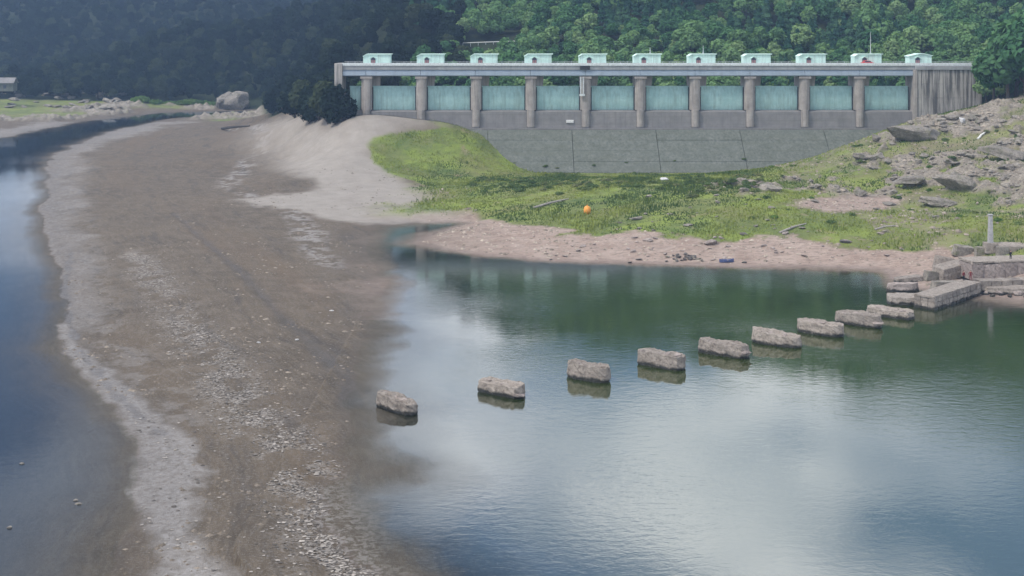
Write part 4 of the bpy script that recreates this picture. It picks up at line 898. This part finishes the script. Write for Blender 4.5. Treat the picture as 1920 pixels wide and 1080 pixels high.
# ------------------------------------------------------------------ trees
def crown_mesh(name, seed, N=1100, kind='broad', leaf=0.55):
    """leaf clumps spread over several lobes of a crown about 10 m high"""
    g_ = np.random.RandomState(seed); P = []; Nn = []
    if kind == 'broad':
        nl = 9; lob = []
        for k in range(nl):
            a = g_.uniform(0, 2*math.pi); rr = g_.uniform(0.6, 2.6); zc = g_.uniform(4.2, 8.0); rr *= 1.15-abs(zc-5.6)/4.5
            lob.append((rr*math.cos(a), rr*math.sin(a), zc, g_.uniform(1.3, 2.1)))
        lob.append((0, 0, 8.2, 1.5)); lob.append((0, 0, 5.5, 2.4))
        for c in lob:
            m_ = int(N/len(lob)*(c[3]/1.7)**2); v = g_.normal(size=(m_, 3)); v /= np.linalg.norm(v, axis=1, keepdims=True)
            rad_ = c[3]*g_.uniform(0.72, 1.05, (m_, 1))
            P.append(np.array(c[:3])+v*rad_*np.array([1, 1, .82])); Nn.append(v)
    else:
        tz = g_.uniform(0, 1, N)**0.8; z_ = 1.6+tz*8.6; a = g_.uniform(0, 2*math.pi, N); tier = 0.75+0.25*np.sin(tz*26)
        rr = (1-tz)**0.85*2.7*tier*np.sqrt(g_.uniform(.35, 1, N))+.1
        P.append(np.stack([rr*np.cos(a), rr*np.sin(a), z_-rr*.25], 1)); Nn.append(np.stack([np.cos(a), np.sin(a), np.full(N, .6)], 1))
    P = np.concatenate(P); Nn = np.concatenate(Nn); m_ = len(P)
    nn = Nn+g_.normal(scale=.55, size=(m_, 3)); nn[:, 2] += .25; nn /= np.linalg.norm(nn, axis=1, keepdims=True)
    t_ = np.cross(nn, g_.normal(size=(m_, 3))); t_ /= np.linalg.norm(t_, axis=1, keepdims=True); b_ = np.cross(nn, t_)
    s_ = leaf*g_.uniform(.6, 1.25, (m_, 1))
    V_ = np.concatenate([P-t_*s_, P-b_*s_*.62+nn*s_*.12, P+t_*s_*1.05, P+b_*s_*.68-nn*s_*.12]); i_ = np.arange(m_)
    return np_mesh(name, V_, np.stack([i_, i_+m_, i_+2*m_, i_+3*m_], 1), False)
def trunk_mesh(name, seed, kind):
    rg_ = random.Random(seed); bm = bmesh.new()
    if kind == 'broad':
        tube(bm, [(0, 0, -.8), (.1, 0, 1.5), (.15, .1, 3.6), (.1, .2, 6.5)], [.30, .24, .18, .07], 7)
        for k in range(5):
            a = k*1.3+rg_.random(); z = 2.6+k*.6; r_ = rg_.uniform(1.4, 2.3); tube(bm, [(.12, .05, z), (r_*.5*math.cos(a), r_*.5*math.sin(a), z+.9), (r_*math.cos(a), r_*math.sin(a), z+2)], [.11, .08, .03], 5)
    else:
        tube(bm, [(0, 0, -.8), (0, 0, 4), (0, 0, 9.4)], [.26, .17, .03], 7)
        for k in range(8):
            a = k*2.4; z = 2+k*.8; r_ = 2.0*(1-k/10); tube(bm, [(0, 0, z), (r_*math.cos(a), r_*math.sin(a), z-.3)], [.06, .02], 4)
    return bm_mesh(name, bm, True)
SPEC = []      # (crown mesh, trunk mesh, species, or 'dark' for the shade-tinted broadleaf)
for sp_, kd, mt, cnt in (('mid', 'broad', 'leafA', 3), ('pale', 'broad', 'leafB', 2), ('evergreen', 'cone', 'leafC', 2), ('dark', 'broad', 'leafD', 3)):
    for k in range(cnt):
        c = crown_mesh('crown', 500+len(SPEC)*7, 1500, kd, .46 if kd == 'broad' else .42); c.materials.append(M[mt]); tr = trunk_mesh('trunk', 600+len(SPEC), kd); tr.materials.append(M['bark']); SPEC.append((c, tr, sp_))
def tree(x, y, z, k, s_, rz, name, label, group):
    r = empty(name, (x, y, z), rz); r.scale = (s_*random.uniform(.9, 1.15), s_*random.uniform(.9, 1.15), s_)
    link('crown', SPEC[k][0], None, r); link('trunk', SPEC[k][1], None, r); tag(r, label, 'tree', group); return r
# candidates on a jittered grid
RAILS = [((868, 88), (968, 87), 'white guard rail of the hill road, upper of two'), ((884, 107), (960, 103), 'white guard rail of the hill road, lower of two')]
gx, gy = np.meshgrid(np.arange(-460, 760, 6.2), np.arange(432, 1260, 6.6)); rs = np.random.RandomState(3)
tx = (gx+rs.uniform(-2.6, 2.6, gx.shape)).ravel(); ty = (gy+rs.uniform(-2.8, 2.8, gy.shape)).ravel()
ppx = 960+tx/ty*FP; ok = (ppx > -330) & (ppx < 2250) & ((ty < 900) | (rs.random(len(tx)) < .75)); tx, ty, ppx = tx[ok], ty[ok], ppx[ok]
tz, tm = terrain(tx, ty)
ok = (tm['forest'] > .5) & (tz > 3) & ~((ty < 440) & (ppx > 600) & (ppx < 1860)); tx, ty, tz, ppx = tx[ok], ty[ok], tz[ok], ppx[ok]
for (pa, pb, lab) in RAILS:                                # the road bank is kept clear
    q0, q1 = hit(*pa), hit(*pb); cl = (tx > q0[0]-2) & (tx < q1[0]+2) & (ty > min(q0[1], q1[1])-28) & (ty < max(q0[1], q1[1])+4); tx, ty, tz, ppx = tx[~cl], ty[~cl], tz[~cl], ppx[~cl]
nsp = fbm(tx, ty, 60, 3, 8); nsc = rs.uniform(.6, 1.3, len(tx))*(.75+.6*fbm(tx, ty, 28, 3, 55))+np.where(rs.random(len(tx)) < .07, .45, 0); rz_ = rs.uniform(0, 6.28, len(tx)); u_ = rs.random(len(tx))
darkp = 1-sst(690, 960, ppx+(fbm(tx, ty, 30, 2, 4)-.5)*160)*1.0  # share of shade-tinted trees, falling off from left to right
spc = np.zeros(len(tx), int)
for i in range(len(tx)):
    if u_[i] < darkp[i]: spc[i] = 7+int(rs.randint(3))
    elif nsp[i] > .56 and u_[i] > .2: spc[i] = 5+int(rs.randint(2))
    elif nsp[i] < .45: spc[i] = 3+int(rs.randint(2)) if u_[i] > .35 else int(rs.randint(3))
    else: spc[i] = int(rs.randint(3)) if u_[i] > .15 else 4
ptop = H0+(HC-tz-9*nsc)/ty*FP
vis = (ppx > -10) & (ppx < 1930) & (ptop < 190) & (ptop > -25)
order = np.argsort(np.where(vis, ty/nsc, 1e9)); single = np.zeros(len(tx), bool)
nearR = [i for i in order if vis[i] and ty[i] < 560][:190]; nearL = [i for i in order if vis[i] and ppx[i] < 640][:80]
single[nearR] = True; single[nearL] = True
TL = {'mid': ('broadleaf_tree', 'mid green broadleaf tree in the wood behind the dam', 'green trees behind the dam'), 'pale': ('broadleaf_tree', 'pale green broadleaf tree in the wood behind the dam', 'pale trees behind the dam'),
      'evergreen': ('evergreen_tree', 'pointed dark evergreen tree in the wood behind the dam', 'evergreens behind the dam'), 'dark': ('broadleaf_tree', 'dark tree of the wood on the left side of the valley, shade put into its leaf colour', 'dark trees of the left bank')}
protos = {}
for i in np.nonzero(single)[0]:
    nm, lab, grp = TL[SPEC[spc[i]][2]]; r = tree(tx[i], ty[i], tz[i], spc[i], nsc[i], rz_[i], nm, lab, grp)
# trees at the right end of the dam, in front of the abutment corner
for k, (px, d, zb, s_, sp_) in enumerate([(1862, 400, None, 1.75, 0), (1890, 392, None, 2.2, 1), (1925, 388, None, 2.6, 2), (1955, 395, None, 2.6, 0), (1905, 410, None, 2.3, 2), (1880, 415, None, 1.9, 1), (1990, 392, None, 2.6, 1), (1850, 412, None, 1.2, 4), (1942, 404, None, 3.0, 1)]):
    x = (px-960)/FP*d; lab = ['bushy tree touching the right end of the dam', 'tall tree second from the dam end at the right edge', 'largest tree cut by the right edge of the picture', None, None, None, None, 'low pale tree hugging the dam wall end', None][k]
    tree(x, d, zat(x, d)-1.3*s_, sp_, s_*1.12, k*1.1, 'broadleaf_tree', lab or 'leafy tree crowding the slope behind the right end trees', None if lab else 'trees behind the dam end')
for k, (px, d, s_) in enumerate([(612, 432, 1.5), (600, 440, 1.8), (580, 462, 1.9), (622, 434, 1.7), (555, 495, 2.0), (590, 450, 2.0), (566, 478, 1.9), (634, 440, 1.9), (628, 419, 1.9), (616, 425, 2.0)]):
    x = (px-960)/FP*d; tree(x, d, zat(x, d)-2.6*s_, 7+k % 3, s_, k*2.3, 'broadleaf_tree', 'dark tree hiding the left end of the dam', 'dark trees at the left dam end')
# the rest of the wood, too many to tell apart
def forest(k):
    sel = (spc == k) & ~single; pts = np.stack([tx[sel], ty[sel], tz[sel]-.2], 1)
    if not len(pts): return
    me = bpy.data.meshes.new('forest'); me.vertices.add(len(pts)); me.vertices.foreach_set('co', pts.astype(np.float32).ravel())
    a = me.attributes.new('turn', 'FLOAT_VECTOR', 'POINT'); a.data.foreach_set('vector', np.stack([rs.uniform(-.06, .06, len(pts)), rs.uniform(-.06, .06, len(pts)), rz_[sel]], 1).astype(np.float32).ravel())
    a = me.attributes.new('size', 'FLOAT_VECTOR', 'POINT'); q = nsc[sel]; a.data.foreach_set('vector', np.stack([q*rs.uniform(.9, 1.2, len(q)), q*rs.uniform(.9, 1.2, len(q)), q], 1).astype(np.float32).ravel())
    o = tag(link('forest', me), 'dense %s wood covering the hillside' % {'mid': 'mid green', 'pale': 'pale green', 'evergreen': 'evergreen', 'dark': 'shade-tinted dark blue green'}[SPEC[k][2]], 'wood', None, 'stuff')
    src = bpy.data.objects.new('tree_source', SPEC[k][0])
    ng = bpy.data.node_groups.new('wood', 'GeometryNodeTree'); ng.interface.new_socket('Geometry', in_out='INPUT', socket_type='NodeSocketGeometry'); ng.interface.new_socket('Geometry', in_out='OUTPUT', socket_type='NodeSocketGeometry')
    N_ = ng.nodes; gi = N_.new('NodeGroupInput'); go_ = N_.new('NodeGroupOutput'); iop = N_.new('GeometryNodeInstanceOnPoints'); oi = N_.new('GeometryNodeObjectInfo'); oi.inputs['Object'].default_value = src
    at_ = N_.new('GeometryNodeInputNamedAttribute'); at_.data_type = 'FLOAT_VECTOR'; at_.inputs['Name'].default_value = 'turn'
    as_ = N_.new('GeometryNodeInputNamedAttribute'); as_.data_type = 'FLOAT_VECTOR'; as_.inputs['Name'].default_value = 'size'
    for x_, y_ in ((gi.outputs[0], iop.inputs['Points']), (oi.outputs['Geometry'], iop.inputs['Instance']), (at_.outputs[0], iop.inputs['Rotation']), (as_.outputs[0], iop.inputs['Scale']), (iop.outputs[0], go_.inputs[0])): ng.links.new(x_, y_)
    o.modifiers.new('wood', 'NODES').node_group = ng
for k in range(len(SPEC)): forest(k)

# shrubs: scrub behind the green bank, bright bushes on the far left bank
def shrub_mesh(name, seed, mt, N=420):
    g_ = np.random.RandomState(seed); v = g_.normal(size=(N, 3)); v /= np.linalg.norm(v, axis=1, keepdims=True); v[:, 2] = np.abs(v[:, 2])
    lob = g_.uniform(-.55, .55, (6, 3)); lob[:, 2] = g_.uniform(.0, .3, 6); c = lob[g_.randint(6, size=N)]
    P = c+v*g_.uniform(.35, .62, (N, 1)); nn = v+g_.normal(scale=.5, size=(N, 3)); nn /= np.linalg.norm(nn, axis=1, keepdims=True)
    t_ = np.cross(nn, g_.normal(size=(N, 3))); t_ /= np.linalg.norm(t_, axis=1, keepdims=True); b_ = np.cross(nn, t_); s_ = .13*g_.uniform(.6, 1.3, (N, 1)); i_ = np.arange(N)
    me = np_mesh(name, np.concatenate([P-t_*s_, P-b_*s_*.6, P+t_*s_, P+b_*s_*.6]), np.stack([i_, i_+N, i_+2*N, i_+3*N], 1), False); me.materials.append(M[mt]); return me
SH = [shrub_mesh('foliage', 40+k, 'scrub') for k in range(4)]; SB = [shrub_mesh('foliage', 60+k, 'reed') for k in range(3)]
stem = bmesh.new()
for k in range(5): tube(stem, [(0, 0, -.1), (.35*math.cos(k*1.3), .35*math.sin(k*1.3), .5)], [.04, .015], 4)
stem = bm_mesh('stem', stem); stem.materials.append(M['bark'])
def shrub(x, y, z, s_, me, label, group):
    r = empty('shrub', (x, y, z), random.uniform(0, 6)); r.scale = (s_*1.3, s_, s_*.85); link('foliage', me, None, r); link('stem', stem, None, r); tag(r, label, 'shrub', group)
for k in range(200):
    px = rg.uniform(880, 1430); py = 346+rg.gauss(0, 9)-max(0, px-1250)*.02
    q = place(px, py); shrub(q.x, q.y, q.z-.1, rg.uniform(.6, 1.5), SH[k % 4], 'low grey green shrub in the scrub line below the dam', 'scrub line below the dam')
for k in range(16):
    f = .55+.45*rg.random(); x = dx_(rg.uniform(900, 1500)); shrub(x, DAMY-.6-19.5*f, dz_(243)-15.5*f-.05, rg.uniform(.35, 1.0), SH[k % 4], 'small weed clump rooted in the sloping concrete face', 'weeds on the concrete face')
for k in range(26):
    px = rg.uniform(255, 400); q = AT(px, 194+rg.uniform(-4, 3), 755); shrub(q[0], q[1], zat(q[0], q[1])-.3, rg.uniform(3.0, 5.0), SB[k % 3], 'bright green bush on the far bank left of the boulder heap', 'bright bushes on the far bank')
for k in range(60):
    px = rg.uniform(1400, 1915); py = rg.uniform(225, 425); q = place(px, py)
    if q.y > 395: continue
    shrub(q.x, q.y, q.z-.1, rg.uniform(.5, 1.2), SH[k % 4] if k % 3 else SB[k % 3], 'small weedy shrub growing between rocks of the slope', 'weeds of the rocky slope')

# ------------------------------------------------------------------ uncountable cover: grass, silt flakes, rubble
def scatter(n_, xr, yr, seed):
    g_ = np.random.RandomState(seed); x = g_.uniform(*xr, n_); y = g_.uniform(*yr, n_); z, m_ = terrain(x, y); return g_, x, y, z, m_
def stuff(name, V_, F_, tint, mat, label, cat):
    me = np_mesh(name, V_, F_, False); a = me.attributes.new('tint', 'FLOAT', 'POINT'); a.data.foreach_set('value', tint.astype(np.float32))
    return tag(link(name, me, mat), label, cat, None, 'stuff')
g_, x, y, z, m_ = scatter(230000, (-95, 170), (235, 418), 12)
k = (g_.random(len(x)) < m_['grass']**2*.9) & (z > .3); x, y, z = x[k], y[k], z[k]; n_ = len(x)
pat = fbm(x, y, 11, 4, 88); a = g_.uniform(0, 6.28, n_); pat2 = fbm(x, y, 5, 4, 188); bare = pat2 < .36; hh = g_.uniform(.14, .40, n_)*(.5+pat*1.1)*np.where(bare, .25, 1)*np.where(pat2 > .62, 2.0, 1); w = g_.uniform(.10, .22, n_); lx = g_.normal(scale=.12, size=n_)
c_, s_ = np.cos(a), np.sin(a)
V_ = np.concatenate([np.stack([x-c_*w, y-s_*w, z-.04], 1), np.stack([x+c_*w, y+s_*w, z-.04], 1), np.stack([x+lx, y+lx*.5, z+hh], 1)]); i_ = np.arange(n_)
tn = np.clip(sst(.35, .62, fbm(x, y, 16, 5, 303))*.85+g_.uniform(-.2, .3, n_), 0, 1)
stuff('meadow_grass', V_, np.stack([i_, i_+n_, i_+2*n_], 1), np.tile(tn, 3), M['grassblade'], 'short green grass covering the meadow and bank', 'grass')
# silt flakes: small tilted curled plates
g_, x, y, z, m_ = scatter(260000, (-75, -8), (85, 270), 14)
pr = m_['flake']**1.3*.7+m_['crust']*.03*(y < 200)+.004; k = (g_.random(len(x)) < pr*np.clip(170/y, .4, 1.6)) & (z > .02); x, y, z = x[k], y[k], z[k]; n_ = len(x)
a = g_.uniform(0, 6.28, n_); s0 = .035+.16*g_.random(n_)**2.2+np.where(g_.random(n_) < .04, .12, 0)
V_ = []; ring = 5
for q in range(ring):
    aa = a+q*2*math.pi/ring; rr = s0*g_.uniform(.6, 1.2, n_); V_.append(np.stack([x+rr*np.cos(aa)*1.3, y+rr*np.sin(aa), z+.02+g_.uniform(0, .07, n_)], 1))
V_.append(np.stack([x, y, z+.05+s0*.18], 1)); V_ = np.concatenate(V_); i_ = np.arange(n_); F_ = np.concatenate([np.stack([i_+q*n_, i_+((q+1) % ring)*n_, i_+ring*n_], 1) for q in range(ring)])
stuff('silt_flakes', V_, F_, np.tile(np.where(g_.random(n_) < .3, g_.uniform(0, .25, n_), g_.uniform(.25, 1, n_)), ring+1), M['flake'], 'pale dried silt flakes strewn in a band over the mud', 'silt')
# pebbles and clods over the mud
g_, x, y, z, m_ = scatter(160000, (-80, -10), (85, 380), 19)
cl = fbm(x, y, 9, 5, 606); k = (g_.random(len(x)) < np.clip((cl-.50)*1.3, .006, .4)*np.clip(200/y, .35, 1.3)) & (z > .01); x, y, z = x[k], y[k], z[k]; n_ = len(x); s0 = .03+.34*g_.random(n_)**5
oc = np.array([(1, 0, 0), (0, 1, 0), (-1, 0, 0), (0, -1, 0), (0, 0, .7)], float)
V_ = np.concatenate([np.stack([x, y, z-.01], 1)+oc[q]*(s0*g_.uniform(.7, 1.3, n_))[:, None]*np.array([1.2, 1, .8]) for q in range(5)]); i_ = np.arange(n_)
F_ = np.concatenate([np.stack([i_+p_*n_, i_+q_*n_, i_+4*n_], 1) for p_, q_ in ((0, 1), (1, 2), (2, 3), (3, 0))])
stuff('pebbles', V_, F_, np.tile(g_.random(n_)**2.2*.5, 5), M['rubble'], 'small brown pebbles and clods scattered over the mud flat', 'pebbles')
# rubble on the rocky slope and pink shore
g_, x, y, z, m_ = scatter(90000, (-22, 165), (205, 400), 15)
k = (g_.random(len(x)) < m_['rock']*.33+m_['pink']*.22*(z > .1)) & (z > .02); x, y, z = x[k], y[k], z[k]; pk = m_['pink'][k]; n_ = len(x)
s0 = g_.uniform(.10, .38, n_)*np.where(g_.random(n_) < .12, 1.8, 1)*np.where(pk > .5, .7, 1)
oc = np.array([(1, 0, 0), (0, 1, 0), (-1, 0, 0), (0, -1, 0), (0, 0, .8), (.6, .6, .45), (-.6, .5, .5)], float)
V_ = np.concatenate([np.stack([x, y, z], 1)+oc[q]*(s0*g_.uniform(.7, 1.3, n_))[:, None]*np.array([1.2, 1, .9]) for q in range(7)]); i_ = np.arange(n_)
F_ = np.concatenate([np.stack([i_+p_*n_, i_+q_*n_, i_+r_*n_], 1) for p_, q_, r_ in ((0, 5, 4), (5, 1, 4), (1, 6, 4), (6, 2, 4), (2, 3, 4), (3, 0, 4), (0, 1, 5), (1, 2, 6))])
stuff('rubble', V_, F_, np.tile(np.clip(g_.uniform(.1, 1, n_)*np.where(pk > .5, 1, .75), 0, 1), 7), M['rubble'], 'loose stone rubble over the rocky slope and pink shore', 'rubble')

# ------------------------------------------------------------------ guard rail on the hill road, shed at the far left
for (pa, pb, lab) in RAILS:
    q0, q1 = Vector(hit(*pa)), Vector(hit(*pb)); q0.z = zat(q0.x, q0.y)+1.6; q1.z = zat(q1.x, q1.y)+1.6; t = empty('guard_rail', q0); tag(t, lab, 'guard rail'); v = q1-q0
    bm = bmesh.new(); tube(bm, [(0, 0, 0), v], [.2, .2], 5); link('rail', bm_mesh('rail', bm), M['white'], t)
    for k in range(8): zz = zat(q0.x+v.x*k/7, q0.y+v.y*k/7)-q0.z; link('rail_post', boxm('rail_post', v.x*k/7-.1, v.x*k/7+.1, v.y*k/7-.1, v.y*k/7+.1, min(zz, v.z*k/7)-.5, v.z*k/7+.15), M['steel'], t)
q = AT(8, 168, 720); t = empty('shed', (q[0], q[1], q[2]-1)); tag(t, 'pale shed at the edge of the wood by the left margin', 'shed')
link('wall', boxm('wall', -6, 5, 0, 6, 0, 4.6), M['face'], t); bm = bmesh.new(); prism(bm, [(-.8, 4.5), (3, 7.4), (6.8, 4.5), (6.8, 4.75), (3, 7.7), (-.8, 4.75)], 'x', -6.6, 5.6); link('roof', bm_mesh('roof', bm), M['sill'], t)
for k in (-4, -.5): link('window', boxm('window', k, k+1.6, -.06, .1, 1.6, 3.4), M['hutdark'], t)

# ------------------------------------------------------------------ haze over the valley
hm = NT('haze_air'); pv = hm.n('ShaderNodeVolumePrincipled', {'Color': (0.42, 0.62, 0.95), 'Density': 0.00019, 'Anisotropy': 0.2}); hm.t.links.new(pv.outputs[0], hm.out.inputs['Volume'])
hz = link('haze', boxm('haze', -1050, 1050, -20, 1800, -6, 340), hm.m); tag(hz, 'thin blue haze filling the valley air', 'haze', None, 'stuff')
